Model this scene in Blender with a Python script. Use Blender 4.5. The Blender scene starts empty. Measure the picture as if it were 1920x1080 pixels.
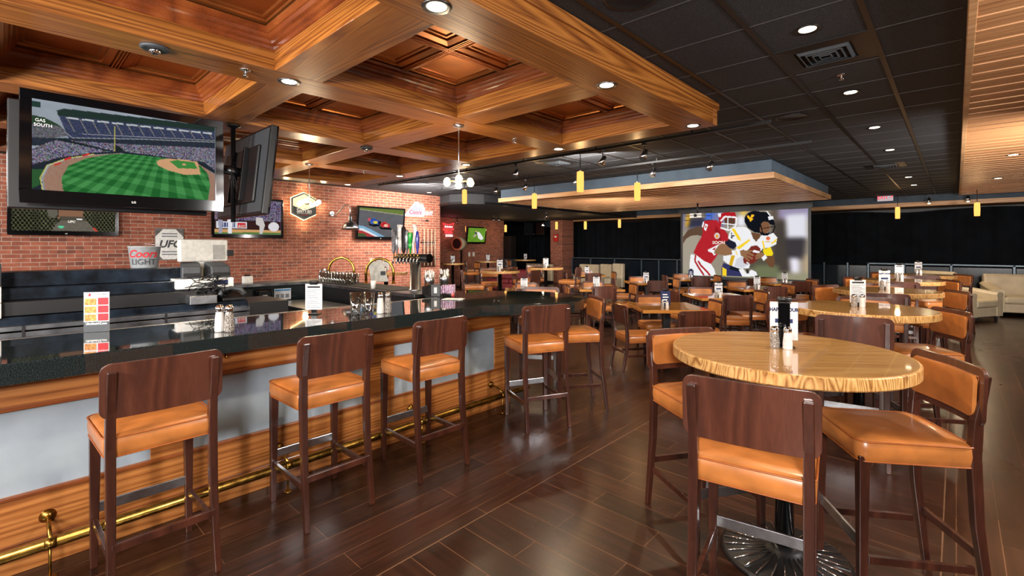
import bpy, bmesh, math, random
import numpy as np
from mathutils import Vector, Matrix
random.seed(7)
rs = np.random.RandomState(3)
S = bpy.context.scene
COL = S.collection
PI = math.pi
R = math.radians
# ------------------------------------------------------------------ camera
FPX, CX, CY, EYE = 893.0, 960.0, 463.0, 1.6
TH = math.atan(833 / 893.0)
CT, ST = math.cos(TH), math.sin(TH)
cam = bpy.data.cameras.new('camera'); cam.sensor_width = 36; cam.lens = FPX / 1920 * 36
cam.shift_y = -(540 - CY) / 1920; cam.clip_start = 0.02
co = bpy.data.objects.new('camera', cam); COL.objects.link(co)
co.location = (0, 0, EYE); co.rotation_euler = (PI / 2, 0, TH)
S.camera = co
# measured points of the photograph brought onto the real plane they lie in
def onX(x, y, X):
    k = (x - CX) / FPX; d = X / (k * CT - ST)
    return Vector((X, (k * ST + CT) * d, EYE - (y - CY) * d / FPX))
def onY(x, y, Y):
    k = (x - CX) / FPX; d = Y / (k * ST + CT)
    return Vector(((k * CT - ST) * d, Y, EYE - (y - CY) * d / FPX))
# ------------------------------------------------------------------ mesh builder
class MB:
    def __init__(s): s.v = []; s.f = []; s.sm = []
    def add(s, vs, fs, smooth=False):
        n = len(s.v); s.v += [tuple(v) for v in vs]
        for f in fs: s.f.append([i + n for i in f]); s.sm.append(smooth)
        return s
    def box(s, x0, x1, y0, y1, z0, z1):
        vs = [(x0,y0,z0),(x1,y0,z0),(x1,y1,z0),(x0,y1,z0),(x0,y0,z1),(x1,y0,z1),(x1,y1,z1),(x0,y1,z1)]
        return s.add(vs, [(0,3,2,1),(4,5,6,7),(0,1,5,4),(1,2,6,5),(2,3,7,6),(3,0,4,7)])
    def cbox(s, c, d, rz=0):
        x, y, z = [q / 2 for q in d]; M = Matrix.Translation(c) @ Matrix.Rotation(rz, 4, 'Z')
        vs = [M @ Vector(p) for p in [(-x,-y,-z),(x,-y,-z),(x,y,-z),(-x,y,-z),(-x,-y,z),(x,-y,z),(x,y,z),(-x,y,z)]]
        return s.add(vs, [(0,3,2,1),(4,5,6,7),(0,1,5,4),(1,2,6,5),(2,3,7,6),(3,0,4,7)])
    def loft(s, rings, cap=True, smooth=True):
        n = len(rings[0]); vs = [p for r in rings for p in r]; fs = []
        for i in range(len(rings) - 1):
            for j in range(n):
                k = (j + 1) % n; fs.append((i*n+j, i*n+k, (i+1)*n+k, (i+1)*n+j))
        s.add(vs, fs, smooth)
        if cap:
            s.add(rings[0], [tuple(range(n))[::-1]]); s.add(rings[-1], [tuple(range(n))])
        return s
    def lathe(s, prof, c=(0,0,0), n=24, smooth=True):
        rings = [[(c[0]+r*math.cos(2*PI*j/n), c[1]+r*math.sin(2*PI*j/n), c[2]+z) for j in range(n)] for r, z in prof]
        return s.loft(rings, True, smooth)
    def tube(s, pts, r, n=10, smooth=True, closed=False, r1=None):
        pts = [Vector(p) for p in pts]; rings = []; m = len(pts); up = Vector((0,0,1))
        for i, p in enumerate(pts):
            a = pts[(i-1) % m] if (i > 0 or closed) else p; b = pts[(i+1) % m] if (i < m-1 or closed) else p
            t = (b - a).normalized(); u = up.cross(t)
            if u.length < .05: u = Vector((1,0,0)).cross(t) if i == 0 or closed else pu
            if i and u.dot(pu) < 0 and not closed: u = -u
            u = (u - t * u.dot(t)).normalized(); pu = u; w = t.cross(u)
            q = r if r1 is None else r + (r1 - r) * i / (m - 1)
            rings.append([p + (u*math.cos(2*PI*j/n) + w*math.sin(2*PI*j/n))*q for j in range(n)])
        if closed: rings.append(rings[0])
        return s.loft(rings, not closed, smooth)
    def post(s, secs):      # square bar through (x,y,z,wx,wy) sections
        rings = [[(x-a/2,y-b/2,z),(x+a/2,y-b/2,z),(x+a/2,y+b/2,z),(x-a/2,y+b/2,z)] for x,y,z,a,b in secs]
        return s.loft(rings, True, False)
    def prism(s, poly, z0, z1):
        n = len(poly); vs = [(x,y,z0) for x,y in poly] + [(x,y,z1) for x,y in poly]
        return s.add(vs, [tuple(range(n))[::-1], tuple(range(n,2*n))] + [(i,(i+1)%n,n+(i+1)%n,n+i) for i in range(n)])
    def plate(s, poly, y0, y1):     # polygon in local x,z extruded in y
        n = len(poly); vs = [(x,y0,z) for x,z in poly] + [(x,y1,z) for x,z in poly]
        return s.add(vs, [tuple(range(n)), tuple(range(n,2*n))[::-1]] + [(i,n+i,n+(i+1)%n,(i+1)%n) for i in range(n)])
    def build(s, name, mat, parent=None, bevel=0, world=False, seg=2, recalc=True):
        vs = s.v
        if world and parent is not None:
            M = ROOTM[parent.name].inverted(); vs = [tuple(M @ Vector(v)) for v in vs]
        me = bpy.data.meshes.new(name); me.from_pydata([tuple(v) for v in vs], [], s.f)
        me.polygons.foreach_set('use_smooth', s.sm)
        if recalc:
            bm = bmesh.new(); bm.from_mesh(me); bmesh.ops.remove_doubles(bm, verts=bm.verts, dist=1e-5)
            bmesh.ops.recalc_face_normals(bm, faces=bm.faces); bm.to_mesh(me); bm.free()
        me.materials.append(mat); me.update()
        o = bpy.data.objects.new(name, me); COL.objects.link(o)
        if parent is not None:
            o.parent = parent
            if parent.name in ROOTM: ROOTM[o.name] = ROOTM[parent.name]
        if bevel:
            b = o.modifiers.new('bevel', 'BEVEL'); b.width = bevel; b.segments = seg; b.limit_method = 'ANGLE'; b.angle_limit = R(40); b.harden_normals = False
        return o
ROOTM = {}
def tag(o, label, cat, group=None, kind=None):
    o['label'] = label; o['category'] = cat
    if group: o['group'] = group
    if kind: o['kind'] = kind
    return o
def thing(name, label, cat, loc=(0,0,0), rz=0, group=None):
    o = bpy.data.objects.new(name, None); o.empty_display_size = .1; COL.objects.link(o); o.location = loc; o.rotation_euler = (0,0,rz)
    ROOTM[o.name] = Matrix.Translation(loc) @ Matrix.Rotation(rz, 4, 'Z')
    return tag(o, label, cat, group)
def struct(name, mb, mat, bevel=0):
    o = mb.build(name, mat, None, bevel); o['kind'] = 'structure'; return o
def dup(root, loc, rz, label, group=None):
    r = root.copy(); COL.objects.link(r); r.location = loc; r.rotation_euler = (0,0,rz)
    r['label'] = label
    if group: r['group'] = group
    ROOTM[r.name] = Matrix.Translation(loc) @ Matrix.Rotation(rz, 4, 'Z')
    for ch in list(root.children):
        c = ch.copy(); COL.objects.link(c); c.parent = r
        for g in ch.children:
            d = g.copy(); COL.objects.link(d); d.parent = c
    return r
def rr(w, d, r, z, n=5, cx=0, cy=0):
    out = []
    for sx, sy, a in ((1,1,0),(-1,1,90),(-1,-1,180),(1,-1,270)):
        for i in range(n):
            t = R(a + 90*i/(n-1)); out.append((cx+sx*(w/2-r)+r*math.cos(t), cy+sy*(d/2-r)+r*math.sin(t), z))
    return out
# ------------------------------------------------------------------ materials
def lin(c):
    return tuple(((x/255)/12.92 if x/255 <= .04045 else ((x/255+.055)/1.055)**2.4) for x in c)
class NT:
    def __init__(s, name):
        s.m = bpy.data.materials.new(name); s.m.use_nodes = True; s.t = s.m.node_tree; s.t.nodes.clear()
        s.out = s.n('ShaderNodeOutputMaterial')
    def n(s, t, **k):
        o = s.t.nodes.new(t)
        for a, b in k.items():
            if a.startswith('i_'):
                key = a[2:]; key = int(key) if key.isdigit() else key.replace('_', ' ')
                o.inputs[key].default_value = b
            else: setattr(o, a, b)
        return o
    def l(s, a, b): s.t.links.new(a, b)
    def bsdf(s, **k):
        o = s.n('ShaderNodeBsdfPrincipled')
        for a, b in k.items(): o.inputs[a.replace('_', ' ')].default_value = b
        s.l(o.outputs[0], s.out.inputs[0]); return o
    def coord(s, kind='Object', scale=(1,1,1), rot=(0,0,0), loc=(0,0,0)):
        t = s.n('ShaderNodeTexCoord'); m = s.n('ShaderNodeMapping'); m.inputs['Scale'].default_value = scale
        m.inputs['Rotation'].default_value = rot; m.inputs['Location'].default_value = loc
        s.l(t.outputs[kind], m.inputs[0]); return m.outputs[0]
    def ramp(s, fac, stops):
        r = s.n('ShaderNodeValToRGB'); e = r.color_ramp.elements
        while len(e) < len(stops): e.new(.5)
        for q, (p, c) in zip(e, stops): q.position = p; q.color = (*lin(c), 1)
        s.l(fac, r.inputs[0]); return r.outputs[0]
    def bump(s, h, strength, dist=.01):
        b = s.n('ShaderNodeBump', i_Strength=strength, i_Distance=dist); s.l(h, b.inputs['Height']); return b.outputs[0]
    def mix(s, f, a, b, mode='MIX'):
        m = s.n('ShaderNodeMix', data_type='RGBA', blend_type=mode)
        for v, i in ((f, 0), (a, 6), (b, 7)):
            if hasattr(v, 'links'): s.l(v, m.inputs[i])
            else: m.inputs[i].default_value = v
        return m.outputs[2]
    def math(s, op, a, b=0):
        m = s.n('ShaderNodeMath', operation=op)
        for v, i in ((a, 0), (b, 1)):
            if hasattr(v, 'links'): s.l(v, m.inputs[i])
            else: m.inputs[i].default_value = v
        return m.outputs[0]
def plain(name, c, rough=.5, metal=0, coat=0, spec=.5, noise=0, nscale=30):
    t = NT(name); b = t.bsdf(Roughness=rough, Metallic=metal)
    b.inputs['Coat Weight'].default_value = coat; b.inputs['Specular IOR Level'].default_value = spec
    b.inputs['Coat Roughness'].default_value = .08
    nz = t.n('ShaderNodeTexNoise', i_Scale=nscale, i_Detail=4.0); t.l(t.coord(), nz.inputs['Vector'])
    d = noise or .06
    t.l(t.ramp(nz.outputs[0], [(.3, tuple(x*(1-d) for x in c)), (.7, tuple(min(255, x*(1+d)) for x in c))]), b.inputs['Base Color'])
    return t.m
def emis(name, c, st):
    t = NT(name); e = t.n('ShaderNodeEmission', i_Strength=st); e.inputs[0].default_value = (*lin(c), 1); t.l(e.outputs[0], t.out.inputs[0]); return t.m
def wood(name, stops, axis='X', ring=14, stretch=.06, rough=.35, coat=.3, bump=.15, rot=0, var=1.0):
    """oak-like grain running along axis"""
    t = NT(name); b = t.bsdf(Roughness=rough); b.inputs['Coat Weight'].default_value = coat; b.inputs['Coat Roughness'].default_value = .12
    sc = {'X': (stretch,1,1), 'Y': (1,stretch,1), 'Z': (1,1,stretch)}[axis]
    co_ = t.coord('Object', sc, (0,0,rot))
    big = t.n('ShaderNodeTexNoise', i_Scale=2.2*var, i_Detail=2.0); t.l(co_, big.inputs['Vector'])
    wv = t.math('MULTIPLY', big.outputs[0], ring*2.2)
    fr = t.math('FRACT', wv)
    tri = t.math('ABSOLUTE', t.math('SUBTRACT', fr, .5))
    fine = t.n('ShaderNodeTexNoise', i_Scale=110.0, i_Detail=3.0); t.l(co_, fine.inputs['Vector'])
    mixv = t.math('ADD', t.math('MULTIPLY', tri, 1.1), t.math('MULTIPLY', fine.outputs[0], .7))
    colr = t.ramp(t.math('SUBTRACT', mixv, .08), stops)
    tone = t.n('ShaderNodeTexNoise', i_Scale=1.3, i_Detail=1.0); t.l(co_, tone.inputs['Vector'])
    colr = t.mix(.5, colr, t.ramp(tone.outputs[0], [(.3, (150,150,150)), (.7, (255,255,255))]), 'MULTIPLY')
    t.l(colr, b.inputs['Base Color']); t.l(t.bump(mixv, bump, .003), b.inputs['Normal'])
    return t.m
OAK = [(.08, (72,34,12)), (.3, (128,72,28)), (.6, (168,102,42)), (.95, (192,126,58))]
M = {}
for ax in 'XY': M['oak'+ax] = wood('oak_'+ax, OAK, ax, 30, .03, .34, .25)
M['oakZ'] = wood('oak_bar_face', [(.05,(104,54,22)),(.4,(164,98,46)),(.8,(194,126,66))], 'Y', 16, .03)
M['oakD'] = wood('oak_dark_trim', [(.05,(80,36,14)),(.5,(130,66,28)),(.9,(160,88,38))], 'Y', 8)  # darker oak tone for the panel moulding
M['chair'] = wood('dark_cherry_frame', [(.05,(42,20,14)),(.5,(62,31,21)),(.9,(80,42,29))], 'Z', 4, .12, .3, .5, .05)
M['ply'] = wood('dark_cherry_plywood', [(.05,(58,29,20)),(.5,(72,37,25)),(.9,(88,47,32))], 'Z', 7, .16, .32, .5, .05)
M['pine'] = wood('varnished_pine_top', [(.05,(178,116,56)),(.3,(204,148,82)),(.7,(222,170,100)),(.95,(232,184,116))], 'X', 9, .07, .16, .8, .03)
M['pine2'] = wood('varnished_pine_square', [(.05,(150,84,28)),(.3,(184,112,44)),(.7,(206,136,60)),(.95,(222,156,76))], 'X', 5, .07, .14, .8, .03)
M['grain'] = wood('end_grain', [(.2,(128,80,36)),(.42,(186,134,74)),(.7,(214,168,104)),(.95,(226,184,122))], 'Z', 12, .22, .35, .4, .1, var=2.8)
for k_ in ('pine','pine2'):
    b_ = [n for n in M[k_].node_tree.nodes if n.type == 'BSDF_PRINCIPLED'][0]; b_.inputs['Coat Weight'].default_value = 1; b_.inputs['Coat Roughness'].default_value = .04; b_.inputs['Roughness'].default_value = .25
M['slat'] = wood('light_wood_trim', [(.05,(176,122,78)),(.5,(206,156,108)),(.9,(222,176,128))], 'X', 6, .06, .45, .1)
M['leather'] = plain('tan_leather', (172,106,52), .34, noise=.1, nscale=9, coat=.15)
M['piping'] = plain('tan_piping', (150,80,32), .4)
M['steel'] = plain('brushed_steel', (190,192,196), .28, 1)
M['dsteel'] = plain('worn_dark_steel', (120,122,126), .34, 1, noise=.25, nscale=6)
M['chrome'] = plain('chrome', (225,225,228), .08, 1)
M['brass'] = plain('aged_brass', (150,116,54), .3, 1, noise=.25, nscale=25)
M['brassb'] = plain('polished_brass', (206,160,72), .2, 1, noise=.12)
M['black'] = plain('satin_black', (16,16,18), .4)
M['gloss'] = plain('gloss_black', (8,9,11), .08, coat=.5)
M['dgrey'] = plain('dark_grey_plastic', (58,62,66), .5)
M['lgrey'] = plain('light_grey_plastic', (196,196,190), .5)
M['white'] = plain('white_plastic', (236,236,232), .45)
M['paper'] = plain('white_paper', (206,206,206), .8)
M['navy'] = plain('navy_print', (28,40,84), .8)
M['red'] = plain('red_print', (196,40,48), .7)
M['redg'] = plain('red_gloss', (190,20,24), .3)
M['inkgrey'] = plain('grey_ink', (120,124,130), .8)
M['ink'] = plain('black_ink', (24,24,28), .8)
M['blue'] = plain('slate_blue_paint', (70,84,98), .8, noise=.08, nscale=4)
M['cream'] = plain('cream_leather', (206,190,160), .42, noise=.05, nscale=5)
M['maroon'] = plain('maroon_upholstery', (110,24,28), .6)
M['tan_mdf'] = plain('food_tan', (190,120,60), .7, noise=.4, nscale=60)
M['salt'] = plain('salt_filled_glass', (206,202,198), .15, coat=.6)
M['green'] = plain('green_tap', (30,150,50), .3, coat=.5)
M['cobalt'] = plain('cobalt_tap', (34,40,140), .3, coat=.5)
M['tapgrey'] = plain('grey_tap', (130,132,136), .25, .5, noise=.3, nscale=40)
M['tin'] = plain('stamped_copper_tin', (172,104,52), .34, .75, noise=.12, nscale=3)
M['galv'] = plain('galvanised_bucket', (166,172,174), .45, .25, noise=.08)
M['crown'] = wood('red_oak_crown', [(.05,(92,40,16)),(.5,(132,64,28)),(.9,(156,84,38))], 'X', 3, .3, .3, .4, .05)
M['screen_off'] = plain('screen_glass_off', (6,7,9), .06)
M['pinks'] = plain('sweetener_packets', (226,150,180), .7, noise=.5, nscale=60)
M['mullion'] = plain('black_grid', (5,5,6), .6)
def glass():
    t = NT('clear_glass'); tr = t.n('ShaderNodeBsdfTransparent'); tr.inputs[0].default_value = (.9,.93,.94,1); gl = t.n('ShaderNodeBsdfGlossy', i_Roughness=.04)
    lw = t.n('ShaderNodeLayerWeight', i_Blend=.35); mx = t.n('ShaderNodeMixShader'); t.l(t.math('ADD', t.math('MULTIPLY', lw.outputs[1], .95), .12), mx.inputs[0]); t.l(tr.outputs[0], mx.inputs[1]); t.l(gl.outputs[0], mx.inputs[2]); t.l(mx.outputs[0], t.out.inputs[0]); return t.m
M['glass'] = glass()
def pepper():
    t = NT('pepper_filled_glass'); b = t.bsdf(Roughness=.15); b.inputs['Coat Weight'].default_value = .6
    n = t.n('ShaderNodeTexNoise', i_Scale=420.0, i_Detail=2.0); t.l(t.coord(), n.inputs['Vector'])
    t.l(t.ramp(n.outputs[0], [(.42,(44,38,34)),(.5,(120,112,104)),(.6,(190,184,176))]), b.inputs['Base Color']); return t.m
M['pepper'] = pepper()
def granite():
    t = NT('black_green_granite'); b = t.bsdf(Roughness=.05); b.inputs['Coat Weight'].default_value = .6; b.inputs['Coat Roughness'].default_value = .02
    c = t.coord(); n = t.n('ShaderNodeTexNoise', i_Scale=420.0, i_Detail=3.0); t.l(c, n.inputs['Vector'])
    t.l(t.ramp(n.outputs[0], [(.4,(9,11,12)),(.52,(20,26,27)),(.62,(48,58,58)),(.74,(84,96,94))]), b.inputs['Base Color']); return t.m
M['granite'] = granite()
def brick(name, axis):
    t = NT(name); b = t.bsdf(Roughness=.85)
    g = t.n('ShaderNodeNewGeometry'); sp = t.n('ShaderNodeSeparateXYZ'); t.l(g.outputs['Position'], sp.inputs[0])
    cb = t.n('ShaderNodeCombineXYZ'); t.l(sp.outputs[axis], cb.inputs[0]); t.l(sp.outputs[2], cb.inputs[1])
    br = t.n('ShaderNodeTexBrick', offset=.5, i_Scale=1.0); t.l(cb.outputs[0], br.inputs['Vector'])
    for k, v in (('Mortar Size',.0055),('Mortar Smooth',.25),('Bias',-.1),('Brick Width',.212),('Row Height',.0675)): br.inputs[k].default_value = v
    br.inputs['Color1'].default_value = (*lin((172,100,76)),1); br.inputs['Color2'].default_value = (*lin((146,80,60)),1); br.inputs['Mortar'].default_value = (*lin((186,164,148)),1)
    n = t.n('ShaderNodeTexNoise', i_Scale=9.0, i_Detail=5.0); t.l(g.outputs['Position'], n.inputs['Vector'])
    c = t.mix(.45, br.outputs[0], t.ramp(n.outputs[0], [(.3,(150,140,136)),(.6,(255,248,242))]), 'MULTIPLY')
    # scattered dark bricks
    wn = t.n('ShaderNodeTexWhiteNoise', noise_dimensions='2D')
    row = t.math('FLOOR', t.math('DIVIDE', sp.outputs[2], .0675)); colm = t.math('FLOOR', t.math('ADD', t.math('DIVIDE', sp.outputs[axis], .212), t.math('MULTIPLY', t.math('MODULO', row, 2), .5)))
    cc = t.n('ShaderNodeCombineXYZ'); t.l(row, cc.inputs[0]); t.l(colm, cc.inputs[1]); t.l(cc.outputs[0], wn.inputs['Vector'])
    dark = t.math('MULTIPLY', t.math('GREATER_THAN', wn.outputs[0], .9), t.math('LESS_THAN', br.outputs['Fac'], .5))
    c = t.mix(t.math('MULTIPLY', dark, .45), c, (*lin((70,50,48)),1))
    t.l(c, b.inputs['Base Color'])
    h = t.math('ADD', t.math('MULTIPLY', br.outputs['Fac'], -1), t.math('MULTIPLY', n.outputs[0], .4))
    t.l(t.bump(h, .6, .008), b.inputs['Normal']); return t.m
M['brickY'] = brick('brick_along_y', 1); M['brickX'] = brick('brick_along_x', 0)
def floor_mat():
    t = NT('dark_plank_floor'); b = t.bsdf(Roughness=.22); b.inputs['Coat Weight'].default_value = .12; b.inputs['Coat Roughness'].default_value = .2
    g = t.n('ShaderNodeNewGeometry'); sp = t.n('ShaderNodeSeparateXYZ'); t.l(g.outputs['Position'], sp.inputs[0])
    def planks(a, c):
        cb = t.n('ShaderNodeCombineXYZ'); t.l(sp.outputs[a], cb.inputs[0]); t.l(sp.outputs[c], cb.inputs[1])
        br = t.n('ShaderNodeTexBrick', offset=.37, i_Scale=1.0); t.l(cb.outputs[0], br.inputs['Vector'])
        for k, v in (('Mortar Size',.0018),('Mortar Smooth',.1),('Bias',0.),('Brick Width',1.22),('Row Height',.18)): br.inputs[k].default_value = v
        br.inputs['Color1'].default_value = (*lin((66,38,26)),1); br.inputs['Color2'].default_value = (*lin((46,26,17)),1); br.inputs['Mortar'].default_value = (*lin((128,92,68)),1)
        mp = t.n('ShaderNodeMapping'); mp.inputs['Scale'].default_value = (1.2,14,1); t.l(cb.outputs[0], mp.inputs[0])
        n = t.n('ShaderNodeTexNoise', i_Scale=2.2, i_Detail=6.0); t.l(mp.outputs[0], n.inputs['Vector'])
        return t.mix(.75, br.outputs[0], t.ramp(n.outputs[0], [(.3,(120,104,96)),(.65,(255,250,244))]), 'MULTIPLY'), n.outputs[0]
    A, na = planks(1, 0); B, nb = planks(0, 1)
    mid = t.math('MULTIPLY', t.math('GREATER_THAN', sp.outputs[0], -2.06), t.math('LESS_THAN', sp.outputs[0], -.055))
    c = t.mix(mid, A, B)
    for xx in (-2.06, -.055):
        ln = t.math('LESS_THAN', t.math('ABSOLUTE', t.math('SUBTRACT', sp.outputs[0], xx)), .0035)
        c = t.mix(ln, c, (*lin((112,84,64)),1))
    bl = t.n('ShaderNodeTexNoise', i_Scale=1.1, i_Detail=3.0); t.l(g.outputs['Position'], bl.inputs['Vector'])
    c = t.mix(.5, c, t.ramp(bl.outputs[0], [(.35,(170,160,150)),(.65,(255,255,255))]), 'MULTIPLY')
    t.l(c, b.inputs['Base Color'])
    t.l(t.math('ADD', t.math('MULTIPLY', bl.outputs[0], .18), .2), b.inputs['Roughness'])
    t.l(t.bump(na, .12, .004), b.inputs['Normal']); return t.m
M['floor'] = floor_mat()
def tile_mat():
    t = NT('black_acoustic_tile'); b = t.bsdf(Roughness=.75)
    g = t.n('ShaderNodeNewGeometry'); n = t.n('ShaderNodeTexNoise', i_Scale=160.0, i_Detail=2.0); t.l(g.outputs['Position'], n.inputs['Vector'])
    n2 = t.n('ShaderNodeTexNoise', i_Scale=.9, i_Detail=3.0); t.l(g.outputs['Position'], n2.inputs['Vector'])
    c = t.ramp(n.outputs[0], [(.4,(24,25,29)),(.6,(40,42,47)),(.72,(78,80,84))])
    t.l(t.mix(.4, c, t.ramp(n2.outputs[0], [(.3,(120,120,130)),(.7,(255,255,255))]), 'MULTIPLY'), b.inputs['Base Color'])
    t.l(t.bump(n.outputs[0], .25, .004), b.inputs['Normal']); return t.m
M['tile'] = tile_mat()
def curtain_mat():
    t = NT('black_drape'); b = t.bsdf(Roughness=.95); b.inputs['Specular IOR Level'].default_value = .15
    n = t.n('ShaderNodeTexNoise', i_Scale=3.0); t.l(t.coord(), n.inputs['Vector'])
    t.l(t.ramp(n.outputs[0], [(.3,(13,16,20)),(.7,(20,24,29))]), b.inputs['Base Color']); return t.m
M['drape'] = curtain_mat()
def panelgrey():
    t = NT('blue_grey_plaster_panel'); b = t.bsdf(Roughness=.5)
    n = t.n('ShaderNodeTexNoise', i_Scale=3.0, i_Detail=6.0); t.l(t.coord(), n.inputs['Vector'])
    t.l(t.ramp(n.outputs[0], [(.3,(128,138,148)),(.7,(158,168,176))]), b.inputs['Base Color']); return t.m
M['panel'] = panelgrey()
def slatmat(name, c1, c2):     # slatted underside; narrow boards along x
    t = NT(name); b = t.bsdf(Roughness=.45)
    n = t.n('ShaderNodeTexNoise', i_Scale=1.0, i_Detail=4.0)
    t.l(t.coord('Object', (.5, 26, 1)), n.inputs['Vector'])
    t.l(t.ramp(n.outputs[0], [(.3, c1), (.7, c2)]), b.inputs['Base Color']); return t.m
M['slats'] = slatmat('cedar_slats', (150,100,62), (204,152,104))
M['slats2'] = slatmat('cedar_slats_right', (158,104,64), (212,158,108))
def picmat():
    t = NT('lit_screen_picture'); a = t.n('ShaderNodeVertexColor', layer_name='pic'); e = t.n('ShaderNodeEmission', i_Strength=SCREEN)
    t.l(a.outputs[0], e.inputs[0]); t.l(e.outputs[0], t.out.inputs[0]); return t.m
SCREEN = .75
M['pic'] = picmat()
# ------------------------------------------------------------------ lettering and pictures
def text(body, size, mat, parent, loc, rz=0, name='lettering', sx=1, bold=0, depth=.002, world=False, flip=False, align='CENTER', shear=0):
    """upright letters; reads from the local -y side"""
    cu = bpy.data.curves.new('lettering', 'FONT'); cu.body = body; cu.size = size; cu.align_x = align; cu.align_y = 'CENTER'
    cu.extrude = depth/2; cu.offset = bold; cu.resolution_u = 3; cu.shear = shear
    tmp = bpy.data.objects.new('t', cu); COL.objects.link(tmp)
    dg = bpy.context.evaluated_depsgraph_get(); me = bpy.data.meshes.new_from_object(tmp.evaluated_get(dg))
    bpy.data.objects.remove(tmp); me.name = name
    T = Matrix.Translation(loc) @ Matrix.Rotation(rz, 4, 'Z') @ Matrix.Rotation(PI/2, 4, 'X') @ Matrix.Diagonal((sx*(-1 if flip else 1), 1, 1, 1))
    if world and parent is not None: T = ROOTM[parent.name].inverted() @ T
    me.transform(T); me.materials.clear(); me.materials.append(mat)
    o = bpy.data.objects.new(name, me); COL.objects.link(o)
    if parent is not None: o.parent = parent
    return o
def inpoly(px, py, poly):
    ins = np.zeros(px.shape, bool); n = len(poly)
    for i in range(n):
        x0, y0 = poly[i]; x1, y1 = poly[(i+1) % n]
        if y0 == y1: continue
        c = ((y0 > py) != (y1 > py)) & (px < (x1-x0)*(py-y0)/(y1-y0) + x0); ins ^= c
    return ins
def picture(name, parent, quad, to_world, nx, nz, paint, off):
    """quad = TL,TR,BR,BL measured corners; paint(u,v) -> rgb array (0..255); laid on the screen plane"""
    u = np.linspace(0, 1, nx); v = np.linspace(0, 1, nz); U, V = np.meshgrid(u, v)
    W = [to_world(*p) for p in quad]
    Wn = np.array([list(w) for w in W])
    P3 = (1-V)[...,None]*((1-U)[...,None]*Wn[0] + U[...,None]*Wn[1]) + V[...,None]*((1-U)[...,None]*Wn[3] + U[...,None]*Wn[2]) + np.array(off)
    rgb = np.clip(paint(U, V), 0, 255)/255.0
    l_ = np.where(rgb <= .04045, rgb/12.92, ((rgb+.055)/1.055)**2.4)
    Mi = ROOTM[parent.name].inverted()
    vs = [tuple(Mi @ Vector(p)) for p in P3.reshape(-1, 3)]
    fs = [(r*nx+c, (r+1)*nx+c, (r+1)*nx+c+1, r*nx+c+1) for r in range(nz-1) for c in range(nx-1)]
    me = bpy.data.meshes.new(name); me.from_pydata(vs, [], fs)
    at = me.color_attributes.new('pic', 'FLOAT_COLOR', 'POINT')
    at.data.foreach_set('color', np.concatenate([l_.reshape(-1, 3), np.ones((nx*nz, 1))], 1).astype(np.float32).ravel())
    me.materials.append(M['pic']); o = bpy.data.objects.new(name, me); COL.objects.link(o); o.parent = parent; return o
def blur(a, k):
    for ax in (0, 1):
        p = np.pad(a, [(k, k) if i == ax else (0, 0) for i in range(3)], mode='edge'); c = np.cumsum(p, ax)
        sl = lambda s, e: tuple(slice(s, e) if i == ax else slice(None) for i in range(3))
        n = a.shape[ax]; z = np.concatenate([np.zeros_like(c[sl(0,1)]), c], ax)
        a = (z[sl(2*k+1, 2*k+1+n)] - z[sl(0, n)])/(2*k+1)
    return a
def noise2(sh, s, amp):
    h, w = sh; a = rs.rand(h//s+2, w//s+2); y = np.arange(h)/s; x = np.arange(w)/s; yi = y.astype(int); xi = x.astype(int); fy = (y-yi)[:,None]; fx = (x-xi)[None]
    return ((a[yi][:,xi]*(1-fy)*(1-fx) + a[yi+1][:,xi]*fy*(1-fx) + a[yi][:,xi+1]*(1-fy)*fx + a[yi+1][:,xi+1]*fy*fx) - .5)*2*amp
#PART2
# ------------------------------------------------------------------ the room
H = 3.06
struct('floor', MB().box(-19, 5, -5, 19.4, -.1, 0), M['floor'])
struct('ceiling', MB().box(-19, -8.9, -5, 19.4, H, H+.15).box(-1.83, 5, -5, 19.4, H, H+.15).box(-8.9, -1.83, 4.9, 19.4, H, H+.15).box(-8.9, -1.83, -5, -1.95, H, H+.15).box(-8.9,-1.83,-1.95,4.9,H+.12,H+.15), M['tile'])
g = MB()
for i in range(-14, 3):
    x = -1.02 + .605*i
    if x < .02: g.box(x-.017, x+.017, 4.99 if -8.9 < x < -1.78 else -5, 17.6, H-.006, H+.001)
struct('trim_1', g, plain('bronze_grid_runner', (22,18,16), .4))
g = MB()
for j in range(-10, 30):
    y = 3.39 + .61*j
    if -5 < y < 17.6: g.box(-1.78 if -2 < y < 4.97 else -11, .03, y-.006, y+.006, H-.003, H+.001)
struct('trim_2', g, plain('grey_grid_runner', (66,64,66), .5))
struct('wall_left', MB().box(-11.1, -10.9, -5, 8.64, 0, H), M['brickY'])
struct('wall_1', MB().box(-15.5, -15.3, 8.44, 15.85, 0, H), M['brickY'])
struct('wall_2', MB().box(-15.5, -11.1, 8.44, 8.64, 0, H), M['brickX'])
struct('wall_back', MB().box(-19, 5, 19.3, 19.5, 0, H).box(-19,-18.8,15,19.4,0,H), M['black'])
struct('wall_right', MB().box(4.4, 4.6, -5, 19.4, 0, H), plain('warm_grey_wall', (120,104,90), .8))
struct('wall_front', MB().box(-16, 5, -4.6, -4.4, 0, H), plain('dim_taupe_wall', (120,104,90), .8))
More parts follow.
